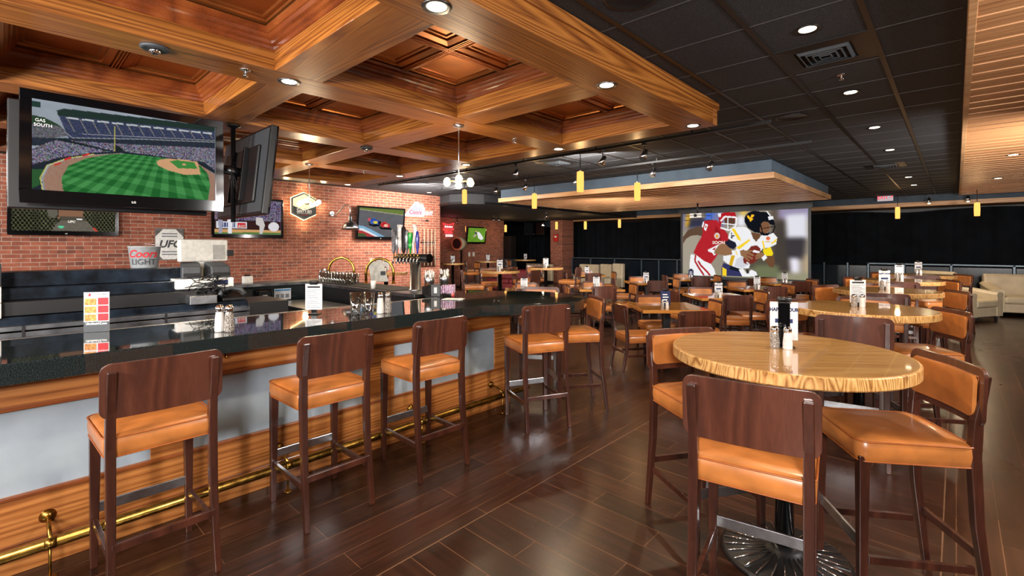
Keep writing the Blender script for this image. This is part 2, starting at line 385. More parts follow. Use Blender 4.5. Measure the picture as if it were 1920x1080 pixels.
# brick pillar and the lowered ceiling with its curved edge
struct('trim_3', MB().box(-13.55, -12.88, 17.1, 17.95, 0, 2.95), M['brickX'])
lo = [(-15.3,8.64),(-10.9,8.64),(-10.3,8.5),(-9.85,8.62),(-9.55,9.1),(-9.48,9.9),(-9.5,12),(-9.5,17.55),(-15.3,17.55)]
struct('ceiling_1', MB().prism(lo, 2.8, H-.005), plain('charcoal_soffit', (44,45,48), .75))
rim = MB()
for a, b_ in zip(lo[1:7], lo[2:8]):
    m_ = ((a[0]+b_[0])/2, (a[1]+b_[1])/2, 2.81); L_ = math.dist(a, b_); rim.cbox(m_, (L_+.04, .05, .06), math.atan2(b_[1]-a[1], b_[0]-a[0]))
struct('trim_4', rim, M['black'])
# blue soffit with its wood band at the far side
struct('trim_5', MB().box(-12.88, 4.4, 17.7, 17.95, 2.87, H).box(-15.3,-13.55,17.7,17.95,2.55,2.8), M['blue'])
struct('trim_6', MB().box(-12.7, 4.4, 17.66, 17.96, 2.75, 2.87), M['slat'], .004)
struct('ceiling_2', MB().box(-15.3, 4.4, 17.96, 19.3, 2.78, 2.82), M['slats'])
# drapes
cu = MB(); n = 900; a = []; b2 = []
for i in range(n+1):
    x = -18.5 + 22.9*i/n; w = .035*math.sin(x*9) + .02*math.sin(x*23+1) + .02*math.sin(x*4.1)
    top = 2.72 + .05*math.sin(x*1.9) - .05*abs(math.sin(x*.95+.4))
    a.append((x, 18.75+w, .02)); b2.append((x, 18.75+w*.6, top))
cu.add(a + b2, [(i, i+1, n+2+i, n+1+i) for i in range(n)], True)
o = cu.build('stage_curtain', M['drape'], None, recalc=False); tag(o, 'long black drape hung along the whole far side behind the railing', 'curtain')
# railing
M['rail'] = plain('blue_grey_rail', (92,106,116), .35, .3)
rail = thing('railing', 'black metal guard railing with dark glass panels in front of the black drape', 'railing', (-3.5, 17.75, 0))
m = MB()
for x0, x1 in ((-12.85, -7.3), (-1.95, 4.3)): MB().box(x0, x1, 17.72, 17.78, 1.09, 1.125).build('handrail', M['rail'], rail, world=True)
pass
xs = [-12.8,-11.8,-10.6,-9.35,-8.6,-7.85,-7.3,-3.7,-3.05,-2.44,-1.93,-1.1,-.1,1.09,2.2,3.4]
for x in xs: MB().box(x-.022, x+.022, 17.72, 17.78, 0, 1.12).build('post', M['rail'], rail, world=True)
for x0, x1 in zip(xs, xs[1:]):
    MB().box(x0+.04, x1-.04, 17.745, 17.755, .16, 1.04).build('glass_panel', plain('smoked_blue_panel', (22,31,40), .2) if x0 < -12.5 else bpy.data.materials['smoked_blue_panel'], rail, world=True)
# ------------------------------------------------------------------ coffered canopy over the bar
can = thing('coffered_canopy', 'stained oak coffered ceiling canopy with copper tin panels hanging over the bar', 'canopy', (-5.36, 1.5, 2.83))
GX = [-1.95,-3.65,-5.36,-7.07,-8.78]; GY = [4.785,3.13,1.47,-.19,-1.85]; hb = .17; ZB = 2.83
for x in GX: MB().box(x-hb, x+hb, GY[-1]-hb, GY[0]+hb, ZB, 3.02).build('beam', M['oakY'], can, .003, world=True)
for y in GY:
    for x1, x0 in zip(GX, GX[1:]): MB().box(x0+hb+.0005, x1-hb-.0005, y-hb, y+hb, ZB+.0006, 3.02).build('beam', M['oakX'], can, .003, world=True)
X0, X1, Y0, Y1 = GX[-1]-hb, GX[0]+hb, GY[-1]-hb, GY[0]+hb
for a_ in (X1, X0-.02): MB().box(a_, a_+.02, Y0, Y1+.02, 2.985, 3.055).build('fascia_moulding', M['oakY'], can, .003, world=True)
MB().box(X0, X1, Y1, Y1+.02, 2.985, 3.055).build('fascia_moulding', M['oakX'], can, .003, world=True)
MB().box(X1, X1+.004, Y1-.09, Y1+.004, 2.83, 2.985).build('corner_block', M['oakZ'], can, world=True)
def framering(mb, cx, cy, steps, n=4):
    rings = [[(cx-w,cy-w,z),(cx+w,cy-w,z),(cx+w,cy+w,z),(cx-w,cy+w,z)] for w, z in steps]; mb.loft(rings, False, False)
def tinmesh(cx, cy):
    mb = MB()
    q = .325
    for sx in (-1, 1):
        for sy in (-1, 1):
            steps = [(q,3.085),(q-.012,3.098),(q-.03,3.098),(q-.036,3.09),(q-.085,3.10),(q-.09,3.112),(q-.115,3.112),(q-.125,3.122)]
            a_, b_ = cx+sx*q, cy+sy*q
            framering(mb, a_, b_, steps); w = q-.125
            mb.add([(a_-w,b_-w,3.122),(a_+w,b_-w,3.122),(a_+w,b_+w,3.122),(a_-w,b_+w,3.122)], [(0,1,2,3)])
    for s_ in (-.02, 0, .02): mb.box(cx+s_-.004, cx+s_+.004, cy-.65, cy+.65, 3.078, 3.086); mb.box(cx-.65, cx+.65, cy+s_-.004, cy+s_+.004, 3.0785, 3.0865)
    return mb
tin_src = cr_src = None
for i in range(4):
    for j in range(4):
        cx, cy = (GX[i]+GX[i+1])/2, (GY[j]+GY[j+1])/2; wx = (GX[i]-GX[i+1])/2-hb; wy = (GY[j]-GY[j+1])/2-hb
        mb = MB(); pr = [(0,2.965),(.008,2.97),(.012,2.99),(.03,3.0),(.034,3.02),(.05,3.03),(.062,3.05),(.07,3.052),(.072,3.07),(.09,3.085)]
        rings = [[(cx-wx+a,cy-wy+a,z),(cx+wx-a,cy-wy+a,z),(cx+wx-a,cy+wy-a,z),(cx-wx+a,cy+wy-a,z)] for a, z in pr]
        mb.loft(rings, False, False); mb.build('crown_moulding', M['crown'], can, world=True)
        tinmesh(cx, cy).build('tin_panel', M['tin'], can, world=True)

# ------------------------------------------------------------------ slatted wood clouds
def cloud(name, label, x0, x1, y0, y1, zt, zb, fas, mat, sl, edges):
    c = thing(name, label, 'ceiling panel', ((x0+x1)/2, (y0+y1)/2, zb))
    MB().box(x0+.05, x1-.05, y0+.05, y1-.05, zb+.1, zt-.002).build('painted_fascia', fas, c, world=True)
    mb = MB()
    for a_, b_, c_, d_ in edges: mb.box(a_, b_, c_, d_, zb-.0, zb+.1)
    mb.build('wood_band', M['slat'], c, .003, world=True)
    s_ = MB(); y = y0+.07
    k = 0
    while y < y1-.07:
        s_.box(x0+.04, x1-.04, y, y+sl*.8, zb+.002+.003*(k%3), zb+.03); y += sl; k += 1
    s_.build('slats', mat, c, world=True)
    MB().box(x0+.04, x1-.04, y0+.05, y1-.05, zb+.04, zb+.06).build('backing_board', M['black'], c, world=True)
    return c
cloud('slatted_ceiling_panel', 'lowered cedar slat ceiling panel with blue sides in the middle of the room', -8.6, -2.2, 8.7, 13.6, H, 2.745, M['blue'], M['slats'], .1,
      [(-8.6,-2.2,8.7,8.74),(-8.6,-2.2,13.56,13.6),(-8.6,-8.56,8.74,13.56),(-2.24,-2.2,8.74,13.56)])
cloud('slatted_ceiling_panel', 'long cedar slat ceiling panel along the right edge of the room', .05, 4.38, -4.3, 17.2, H, 2.95, M['black'], M['slats2'], .085,
      [(.05,.09,-4.3,17.2),(4.34,4.38,-4.3,17.2)])
# ------------------------------------------------------------------ lamps
def spot(loc, col, e, size=R(110), blend=.6, r=.04, tgt=None):
    l = bpy.data.lights.new('lamp', 'SPOT'); l.energy = e; l.color = col; l.spot_size = size; l.spot_blend = blend; l.shadow_soft_size = r
    o = bpy.data.objects.new('lamp', l); COL.objects.link(o); o.location = loc
    if tgt: o.rotation_euler = (Vector(tgt)-Vector(loc)).to_track_quat('-Z', 'Y').to_euler()
    return o
def point(loc, col, e, r=.05):
    l = bpy.data.lights.new('lamp', 'POINT'); l.energy = e; l.color = col; l.shadow_soft_size = r
    o = bpy.data.objects.new('lamp', l); COL.objects.link(o); o.location = loc; return o
WARM = (1, .78, .52)
M['lamp'] = emis('lit_lens', (255,238,200), 9)
dl = None
def downlight(x, y, z, label, group, ring, e, cone=R(100), sc=1):
    global dl
    if dl is None:
        dl = {}
    if ring not in dl:
        t = thing('recessed_downlight', label, 'ceiling light', (x, y, z), 0, group)
        MB().lathe([(.052,-.0005),(.076,-.006),(.08,-.0005)], n=28).build('trim_ring', ring, t)
        MB().lathe([(.0,-.003),(.05,-.003),(.052,-.001),(0,-.001)], n=24).build('lens', M['lamp'], t)
        dl[ring] = t
    else: t = dup(dl[ring], (x, y, z), 0, label, group)
    if e: spot((x, y, z-.02), WARM, e, cone)
ordn = ['nearest','second nearest','third nearest','fourth nearest','fifth nearest','sixth nearest','farthest']
for k, y in enumerate([3.69,5.47,7.28,9.12,11.04,12.92,14.67]):
    downlight(-.73, y, H, ordn[k].capitalize() + ' lit round downlight in the black ceiling row over the round tables', 'downlights in the black ceiling', M['black'], 70, R(125))
cl = [((-1.945,1.52),'at the top edge of the photo','oak'), ((-1.945,3.14),'beside the canopy outer edge',''), ((-1.955,4.79),'at the outer far corner',''), ((-3.66,4.78),'second from the outer far corner',''),
      ((-5.37,4.75),'on the far beam behind the globe lamp',''), ((-7.07,4.72),'on the far beam above the motorcycle screen',''), ((-8.78,4.66),'at the corner nearest the brick wall',''), ((-3.63,1.462),'at the near beam crossing right of the screens','')]
for (x, y), w, _ in cl: downlight(x, y, ZB, 'lit downlight in the oak canopy ' + w, 'downlights in the oak canopy', M['dsteel'], 60, R(130))
for x, y, w in ((.61,10.1,'nearer'), (.6,13.34,'farther')): downlight(x, y, 2.948, 'lit downlight in the right cedar slat panel, the %s one' % w, 'downlights in the slat panel', M['steel'], 20)
for x, y, w in ((-10.34,7.83,'near the end of the brick wall'),): downlight(x, y, H, 'small lit downlight in the black ceiling ' + w, 'downlights in the black ceiling', M['chrome'], 18)
# smoke/camera domes and sprinklers
def dome(x, y, z, r, label):
    t = thing('security_camera_dome', label, 'camera', (x, y, z))
    MB().lathe([(r,.0),(r*1.02,-.012),(r*.85,-.02),(r*.7,-.016),(.0,-.016)], n=24).build('housing', M['dgrey'], t)
    MB().lathe([(r*.42,-.016),(r*.4,-.03),(r*.25,-.045),(0,-.05)], n=20).build('lens_dome', M['chrome'], t)
dome(-3.605, .643, ZB, .075, 'grey round dome camera under the near oak beam at upper left')
dome(-5.348, 3.087, ZB, .075, 'small dark dome camera under an oak beam crossing, mid canopy')
def sprinkler(x, y, z, label):
    t = thing('sprinkler', label, 'sprinkler', (x, y, z), 0, 'ceiling sprinklers')
    MB().lathe([(.035,0),(.033,-.006),(.012,-.008),(.01,-.03),(0,-.03)], n=16).build('escutcheon', M['chrome'], t)
    MB().lathe([(.0,-.046),(.02,-.045),(.02,-.042),(0,-.041)], n=14).tube([(.009,0,-.03),(.012,0,-.043)], .002).tube([(-.009,0,-.03),(-.012,0,-.043)], .002).build('deflector', M['chrome'], t)
sprinkler(-3.611, 1.156, ZB, 'chrome sprinkler under the near oak beam left of a downlight')
sprinkler(-3.687, 3.997, ZB, 'chrome sprinkler under the oak beam right of the hanging bulb lamp')
sprinkler(-7.0, 4.0, ZB, 'chrome sprinkler under the far oak beam above the hexagon sign side')
sprinkler(-.711, 4.86, H, 'dark ceiling sprinkler beyond the square air vent')
# air vents and round ceiling speakers
def vent(x, y, s, label):
    t = thing('air_vent', label, 'vent', (x, y, H), 0, 'square ceiling air vents')
    m = MB(); framering(m, 0, 0, [(s,-.002),(s,-.008),(s*.62,-.012),(s*.62,-.002)]); m.build('frame', M['black'], t)
    for k in range(4):
        m = MB(); w = s*(.58-.13*k); framering(m, 0, 0, [(w,-.002),(w-.02,-.028),(w-.026,-.026),(w-.008,-.002)]); m.build('louvre', M['dgrey'], t)
vent(-.72, 4.25, .29, 'square black air vent behind the nearest ceiling downlight')
vent(-5.05, 6.57, .29, 'square brown air vent beyond the far edge of the oak canopy')
vent(-.93, 10.79, .29, 'distant square air vent in the dark ceiling')
def speaker(x, y, label):
    t = thing('ceiling_speaker', label, 'speaker', (x, y, H), 0, 'round ceiling speakers')
    MB().lathe([(.16,-.001),(.16,-.008),(.145,-.01),(.14,-.004),(0,-.004)], n=32).build('grille', M['black'], t)
speaker(-1.38, 2.5, 'round black ceiling speaker cut by the top edge of the photo')
speaker(-1.35, 6.05, 'round black ceiling speaker right of the oak canopy corner')
# chandeliers: clusters of bare bulbs
M['bulb'] = emis('lit_globe_bulb', (255,226,160), 9)
def cluster(x, y, label):
    t = thing('globe_pendant_lamp', label, 'pendant lamp', (x, y, ZB), 0, 'globe cluster pendants over the bar')
    MB().lathe([(.055,0),(.06,-.012),(.02,-.02),(0,-.02)], n=20).build('canopy_plate', M['steel'], t)
    MB().tube([(0,0,-.015),(0,0,-.58)], .006).build('rod', M['steel'], t)
    for k in range(6):
        a = k*PI/3+.35; c, s_ = math.cos(a), math.sin(a); zz = -.585 + .035*(k%2)
        arm = MB().tube([(0,0,-.57),(.08*c,.08*s_,-.565),(.12*c,.12*s_,zz)], .006).build('arm', M['brassb'], t)
        MB().lathe([(0,-.035),(.02,-.03),(.034,-.01),(.036,.006),(.025,.028),(.012,.038),(0,.04)], (.135*c,.135*s_,zz-.01), 16).build('bulb', M['bulb'], arm)
    point((x, y, ZB-.6), WARM, 26, .14)
cluster(-3.68, 3.155, 'cluster of six lit globe bulbs on a rod, nearer one, over the bar counter')
cluster(-7.03, 3.12, 'cluster of lit globe bulbs on a rod in front of the hexagon beer sign')
# amber cylinder pendants
M['amber'] = emis('lit_amber_glass', (255,170,84), 1.5)
amb = None
def pendant(px, py, Y, zb, label, e=6, s=1):
    global amb
    w = onY(px, py, Y); z = zb
    if amb is None:
        t = thing('cylinder_pendant_lamp', label, 'pendant lamp', (w.x, w.y, z), 0, 'amber glass cylinder pendants')
        MB().lathe([(.042,0),(.05,.004),(.054,.15),(.05,.3),(.02,.31),(.0,.31),], n=20).build('glass_shade', M['amber'], t)
        MB().lathe([(.018,.305),(.018,.33),(.006,.335),(.006,.6),(.0,.6)], n=10).build('stem', M['steel'], t)
        amb = t
    else: t = dup(amb, (w.x, w.y, z), 0, label, 'amber glass cylinder pendants')
    if e: point((w.x, w.y, z-.06), (1,.62,.28), e, .05)
    return t
ph = lambda px, py, Y: onY(px, py, Y).z
for px, yb, Y, lb in ((1088,360,5.9,'nearest amber cylinder pendant, right of the globe bulb lamp'), (1195,376,7.45,'amber cylinder pendant in front of the middle of the blue soffit'),
                      (1002,391,7.5,'amber cylinder pendant at the left end of the blue soffit'), (871,382,6.9,'amber cylinder pendant directly behind the globe bulb lamp'),
                      (871.5,436,13.5,'small far amber pendant in front of the tilted green sports screen'), (948,435,15,'small far amber pendant just right of the far brick wall'),
                      (1043.5,430,15.5,'small far amber pendant in front of the brick pillar'), (1097.5,430,15.5,'small far amber pendant just right of the brick pillar'),
                      (1161.5,427,15.5,'small far amber pendant left of the projection screen'), (1683,410,16.2,'far amber pendant under the exit sign side of the blue beam'),
                      (1832,405,15.2,'far amber pendant at the right end of the blue beam')):
    pendant(px, yb, Y, ph(px, yb, Y), lb)
# track lights
def track(y, x0, x1, label):
    t = thing('lighting_track', label, 'lighting track', ((x0+x1)/2, y, H)); MB().box(x0, x1, y-.018, y+.018, H-.075, H-.045).build('rail', M['black'], t, world=True)
    m = MB(); x = x0+.2
    while x < x1: m.box(x-.008, x+.008, y-.008, y+.008, H-.05, H-.001); x += 1.4
    m.build('hangers', M['black'], t, world=True)
track(5.85, -9.6, -1.5, 'black lighting track nearer the oak canopy')
track(7.35, -9.4, -1.4, 'black lighting track farther from the oak canopy')
trk = None
def head(px, py, Y, zt, label, lit=0):
    global trk
    w = onY(px, py, Y)
    if trk is None:
        t = thing('track_light', label, 'track light', (w.x, w.y, zt), 0, 'chrome track light heads')
        MB().box(-.025,.025,-.02,.02,-.03,0).build('adapter', M['black'], t)
        MB().tube([(0,0,-.03),(0,0,-.1)], .006).build('stem', M['black'], t)
        q = MB().tube([(0,.03,-.09),(0,.01,-.14),(0,-.03,-.21)], .028, 14, r1=.048).build('lamp_head', M['chrome'], t)
        MB().tube([(0,-.032,-.213),(0,-.034,-.216)], .042, 14).build('lamp_face', M['dgrey'], q)
        trk = t
        return t
    return dup(trk, (w.x, w.y, zt), random.uniform(-1,1), label, 'chrome track light heads')
for px, py, Y, lb in ((968,318,5.85,'chrome track head left of the brown air vent'), (1208,283,5.85,'chrome track head at the right of the nearer track'), (1130,300,5.85,'chrome track head near the right tip of the nearer track'),
                      (930,352,7.35,'chrome track head at the left end of the farther track'), (985,350,7.35,'chrome track head above the left pendant on the farther track'), (1079,340,7.35,'chrome track head behind the nearest amber pendant'),
                      (1225,320,7.35,'chrome track head over the middle of the blue soffit'), (1332,305,7.35,'chrome track head at the right end of the farther track')):
    head(px, py, Y, H-.075, 'small ' + lb)
for k, (px, py, lb) in enumerate(((857,391,'left under the lowered dark ceiling'), (935,392,'middle of the lowered dark ceiling'), (926,405,'right of the tilted far screen top'), (1025,402,'above the dark wall screen'))):
    w = onY(px, py, 13.0); 
    d_ = dup(trk, (w.x if w.x < -9.7 else -9.8-.1*k, 13.0, 2.8), 1.2*k, 'tiny far track head ' + lb, 'far track light heads')
for px, lb in ((1742,'left'), (1815,'right')):
    w = onY(px, 372, 17.3); t = dup(trk, (w.x, 17.3, 3.03), 0, 'far lit spotlight on the blue beam, %s of the pair' % lb, 'lit spots on the blue beam')
    MB().lathe([(0,-.25),(.03,-.245),(.03,-.235),(0,-.235)], n=12).build('lit_face', M['lamp'], t)
    spot((w.x, 17.25, 2.75), WARM, 30, R(90), tgt=(w.x, 14, 0))
w = onY(992, 410, 16.5); t = dup(trk, (-13.5 if w.x < -13.5 else w.x, 16.5, 2.8), 0, 'brightly lit far spotlight above the dark wall screen', 'far track light heads')
MB().lathe([(0,-.255),(.045,-.25),(.045,-.235),(0,-.235)], n=12).build('lit_face', emis('hot_spot_face', (255,240,200), 30), t)
# exit signs
def exit_sign(px0, px1, py0, py1, Y, label, rzz=0):
    a, b_ = onY(px0, py0, Y), onY(px1, py1, Y); c = (a+b_)/2; w, h = b_.x-a.x, a.z-b_.z
    t = thing('exit_sign', label, 'sign', tuple(c), 0)
    MB().box(-w/2, w/2, 0, .05, -h/2, h/2).build('housing', emis('lit_exit_face', (214,196,200), .6), t, .004)
    MB().box(-.01,.01,.01,.03,h/2,H-c.z-.0).build('mount', M['dgrey'], t)
    text('EXIT >', h*.86, emis('red_exit_letters', (255,40,60), 1.1), t, (0,-.003,0), sx=.6, bold=h*.006, name='exit_letters')
exit_sign(1645, 1674.5, 362, 376, 17.3, 'lit EXIT sign with red letters under the black ceiling at right')
exit_sign(1138, 1153.5, 397, 404, 17.4, 'small distant EXIT sign over the railing left of the projection screen')
#PART3
# ------------------------------------------------------------------ the bar
bar = thing('bar_cabinet', 'oak bar front with blue-grey inset panels under the granite counter', 'bar', (-3.5, .8, 0))
FX = -3.36
MB().box(FX-.55, FX-.02, -2.6, 3.5, 0, .968).box(-4.6, -3.9, 3.0, 3.62, 0, .968).build('carcass', M['oakZ'], bar, world=True)
m = MB().box(FX-.02, FX, -2.6, 3.56, 0, .385).box(FX-.02, FX, -2.6, 3.56, .825, .968)
st = [(-2.6,-2.4),(.58,.78),(1.97,2.19),(3.35,3.56)]; st.insert(1, (-1.0,-.8))
for a_, b_ in st: m.box(FX-.02, FX, a_, b_, .385, .825)
m.build('face_frame', M['oakZ'], bar, .002, world=True)
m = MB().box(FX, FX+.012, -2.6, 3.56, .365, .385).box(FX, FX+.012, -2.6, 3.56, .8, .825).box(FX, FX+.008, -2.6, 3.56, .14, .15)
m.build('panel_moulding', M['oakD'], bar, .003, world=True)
for (a0, a1), (b0, b1) in zip(st, st[1:]):
    MB().box(FX-.03, FX-.012, a1, b0, .385, .8).build('inset_panel', M['panel'], bar, world=True)
MB().box(FX-.02, FX+.001, 3.36, 3.575, 0, .967).box(FX-.25, FX-.02, 3.5, 3.575, 0, .967).build('end_post', M['oakZ'], bar, .003, world=True)
ctr = [(-3.15,-2.7),(-3.15,2.98),(-3.06,3.12),(-2.93,3.3),(-2.8,3.5),(-2.72,3.68),(-2.71,3.85),(-2.78,4.06),(-2.94,4.27),(-3.15,4.39),(-3.43,4.41),(-3.72,4.33),(-4.05,4.08),(-4.32,3.86),(-4.5,3.7),(-4.45,3.3),(-3.96,3.12),(-3.96,-2.7)]
def smooth_closed(p, keep):
    out = []
    n = len(p)
    for i in range(n):
        a, b_, c, d = [Vector(p[(i+k) % n]) for k in (-1,0,1,2)]
        out.append(tuple(b_))
        if keep[0] <= i < keep[1]:
            for t in (.33,.66):
                out.append(tuple(.5*((2*b_)+(c-a)*t+(2*a-5*b_+4*c-d)*t*t+(3*b_-a-3*c+d)*t**3)))
    return out
gr = MB().prism(smooth_closed(ctr, (2,13)), .968, 1.07).build('granite_counter', M['granite'], None, .006)
tag(gr, 'long polished black granite bar counter with a rounded bulge at its end', 'counter')
# steel lip along the bartender side, purse hooks
o = MB().box(-3.985, -3.962, -2.7, 3.1, 1.045, 1.073).build('counter_lip', M['steel'], None, .003); tag(o, 'bright steel edge strip along the back of the granite counter', 'trim strip')
hk = None
for y in (.95, 1.75, 2.72):
    t = thing('purse_hook', 'small brass hook under the counter edge', 'hook', (FX, y, .93), 0, 'brass purse hooks under the counter')
    MB().tube([(.0,0,0),(.03,0,0),(.04,0,-.02),(.055,0,-.02),(.06,0,0)], .005).build('hook', M['brassb'], t)
    MB().tube([(0,0,0),(.006,0,0)], .014, 14).build('plate', M['brassb'], t)
for t, w in zip([q for q in COL.objects if q.name.startswith('purse_hook')], ('behind the nearest bar stool','behind the second bar stool','left of the third bar stool')): t['label'] = 'brass hook under the counter ' + w
# brass foot rail
fr = thing('foot_rail', 'long worn brass foot rail on brackets along the bar front', 'foot rail', (-3.2, .8, 0))
MB().tube([(-3.2,-2.7,.17),(-3.2,3.62,.17),(-3.215,3.68,.17),(-3.25,3.71,.17)], .026, 16).build('rail', M['brass'], fr, world=True)
for y in (-1.5, .16, 1.28, 2.35, 3.3):
    b_ = MB().tube([(-3.2,y,.165),(-3.2,y,.006)], .006).tube([(-3.2,y-.022,.17),(-3.2,y+.022,.17)], .0285, 16).tube([(-3.2,y,.19),(-3.29,y,.23),(FX+.01,y,.24)], .009).build('bracket', M['brass'], fr, world=True)
    MB().lathe([(.026,0),(.026,.004),(.01,.012),(0,.012)], (-3.2,y,0), 18).build('foot_flange', M['brass'], b_, world=True)
    MB().tube([(FX,y,.24),(FX+.008,y,.24),(FX+.018,y,.24)], .034, 18, r1=.012).build('wall_flange', M['brass'], b_, world=True)
# ------------------------------------------------------------------ stools and chairs
def cushion(w, d, z0, t, parent, taper=.03):
    rg = []
    def ring(ins, z, r): return [(x*(1-taper*(0 if y > 0 else 1)), y, z) for x, y, z in rr(w-2*ins, d-2*ins, max(.012, r-ins), z, 6)]
    for ins, z in ((.012,0),(.004,.006),(0,.03),(-.002,.05),(.001,t-.016),(.008,t-.008),(.03,t-.001),(.08,t+.005),(.15,t+.008)): rg.append(ring(ins, z0+z, .045))
    s = MB().loft(rg).build('seat', M['leather'], parent)
    p = MB().tube([Vector(q) for q in ring(-.001, z0+t-.01, .045)], .0038, 6, closed=True).tube([Vector(q) for q in ring(.003, z0+.004, .045)], .003, 6, closed=True).build('piping', M['piping'], s)
    return s
def curved(w, h, r, t, bow, y0, z0, n=22):
    A = []
    cs = [r*(1-math.cos(R(a_))) for a_ in range(0, 90, 15)]
    for x in [-w/2+q for q in cs]+[-w/2+r+(w-2*r)*i/10 for i in range(11)]+[w/2-q for q in cs[::-1]]:
        dx = max(0, abs(x)-(w/2-r)); c = r - math.sqrt(max(0, r*r-dx*dx)); y = y0 + bow*(x/(w/2))**2
        c = min(c, h/2-.004)
        A.append([(x,y,z0+c),(x,y+t,z0+c),(x,y+t,z0+h-c),(x,y,z0+h-c)])
    return MB().loft(A, True, False)
def seatunit(name, label, cat, sh, bt, group, metal=True):
    """faces +y; origin on the floor under the seat"""
    t = thing(name, label, cat, (0,0,0), 0, group)
    cushion(.455, .46, sh-.104, .1, t)
    wx = .198
    for s_ in (-1, 1):
        MB().post([(s_*(wx+.004),.205,0,.03,.03),(s_*wx,.2,sh-.08,.046,.042)]).build('leg', M['chair'], t, .003)
        MB().post([(s_*(wx+.006),-.285,0,.028,.03),(s_*wx,-.235,sh*.55,.036,.038),(s_*wx,-.222,sh-.06,.038,.042),(s_*wx,-.232,sh+.1,.036,.036),(s_*wx,-.268,bt-.035,.034,.024)]).build('leg', M['chair'], t, .004)
    zs = .235 if sh > .6 else .2
    for s_ in (-1, 1): MB().post([(0,0,0,.02,.4),(0,0,.032,.02,.4)]).add([],[]).build('stretcher', M['chair'], t, .002).location = (s_*(wx+.002), -.02, zs-.016)
    MB().box(-wx, wx, -.27, -.25, zs+.03, zs+.066).build('stretcher', M['chair'], t, .002)
    if metal:
        f = MB().box(-wx+.012, wx-.012, .196, .208, zs+.035, zs+.085); f.build('foot_plate', M['steel'], t, .002)['label'] = 'silver metal foot plate'
    else: MB().box(-wx, wx, .192, .212, zs+.03, zs+.06).build('stretcher', M['chair'], t, .002)
    pb = .245; b = curved(.475, pb, .042, .016, .018, -.258, bt-pb)
    bk = b.build('backrest', M['ply'], t, .003)
    for v in bk.data.vertices: v.co.y += -.16*(v.co.z-(bt-pb)) *.3
    pd = curved(.405, pb-.07, .03, .016, .018, -.243, bt-pb+.035).build('back_pad', M['leather'], t, .005, seg=3)
    ed = MB().tube([(x, -.243+.018*(x/.2375)**2, z) for x, z in [(-.2,bt-pb+.036),(0,bt-pb+.034),(.2,bt-pb+.036),(.2,bt-.038),(0,bt-.036),(-.2,bt-.038)]], .004, 6, closed=True).build('piping', M['piping'], pd)
    for q in (pd, ed):
        for v in q.data.vertices: v.co.y += -.16*(v.co.z-(bt-pb)) *.3
    return t
stool = seatunit('bar_stool', '', 'bar stool', .77, 1.09, 'bar stools along the granite counter')
chair = seatunit('dining_chair', '', 'chair', .47, .845, 'low dining chairs', False)
used = {'s': False, 'c': False}
def place(kind, x, y, rz, label, group):
    src = stool if kind == 's' else chair
    if not used[kind]:
        used[kind] = True; src.location = (x, y, 0); src.rotation_euler.z = rz; src['label'] = label; src['group'] = group; return src
    return dup(src, (x, y, 0), rz, label, group)
G1 = 'bar stools along the granite counter'
place('s', -2.95, .52, R(91), 'tan leather bar stool nearest the camera at the bar, leftmost in the photo', G1)
place('s', -2.945, 1.37, R(90), 'tan leather bar stool second along the bar from the left', G1)
place('s', -2.93, 2.15, R(88), 'tan leather bar stool third along the bar, in front of the right pale panel', G1)
place('s', -2.86, 3.38, R(65), 'tan leather bar stool at the near side of the rounded bar end', G1)
place('s', -2.86, 3.98, R(143), 'tan leather bar stool side-on at the right tip of the rounded bar end', G1)
place('s', -3.74, 4.5, R(215), 'tan leather bar stool hidden behind the bar end post on its far side', G1)
# ------------------------------------------------------------------ tables
def round_table(x, y, r, z, label, group, grain=R(40), rib=True):
    t = thing('round_table', label, 'table', (x, y, 0), grain, group)
    n = 72; P_ = lambda q, zz: [(q*math.cos(2*PI*i/n), q*math.sin(2*PI*i/n), zz) for i in range(n)]
    MB().loft([P_(r-.012,z-.001),P_(r-.012,z)], True, False).build('tabletop', M['pine'], t)
    MB().loft([P_(r-.006,z-.058),P_(r,z-.052),P_(r,z-.006),P_(r-.004,z-.0015),P_(r-.0125,z-.0012)], True, False).build('table_edge', M['grain'], t)
    MB().lathe([(.045,.04),(.045,z-.08),(.06,z-.07),(.12,z-.06),(0,z-.06)], n=24).build('pole', M['gloss'], t)
    b = MB().lathe([(.3,0),(.302,.012),(.28,.022),(.1,.04),(.085,.06),(.06,.07),(0,.07)], n=40).build('base', M['black'], t)
    if rib:
        m = MB()
        for k in range(28):
            a = 2*PI*k/28; m.tube([(.09*math.cos(a),.09*math.sin(a),.048),(.285*math.cos(a),.285*math.sin(a),.026)], .0035, 5)
        m.build('base_ribs', M['chrome'], b)
    return t
def square_table(x, y, rz, s, label, group):
    t = thing('square_table', label, 'table', (x, y, 0), rz, group)
    MB().box(-s/2, s/2, -s/2, s/2, .715, .76).build('tabletop', M['pine2'], t, .004)
    MB().box(-.05,.05,-.05,.05,.03,.69).box(-.2,.2,-.2,.2,.69,.715).build('pole', M['black'], t, .01)
    MB().cbox((0,0,.02), (.62,.08,.04), PI/4).cbox((0,0,.021), (.62,.08,.042), -PI/4).build('base', M['black'], t, .01)
    return t
def shaker(x, y, z, kind, label, group):
    t = thing(kind+'_shaker', label, 'shaker', (x, y, z), 0, group)
    MB().lathe([(.0,.0),(.021,0),(.0235,.004),(.0235,.03),(.019,.075),(.0165,.088),(0,.088)], n=12, smooth=False).build('glass_body', M['salt'] if kind == 'salt' else M['pepper'], t)
    MB().lathe([(.0185,.086),(.0195,.09),(.0195,.102),(.015,.112),(.006,.116),(0,.116)], n=16).build('metal_cap', M['chrome'], t)
    return t
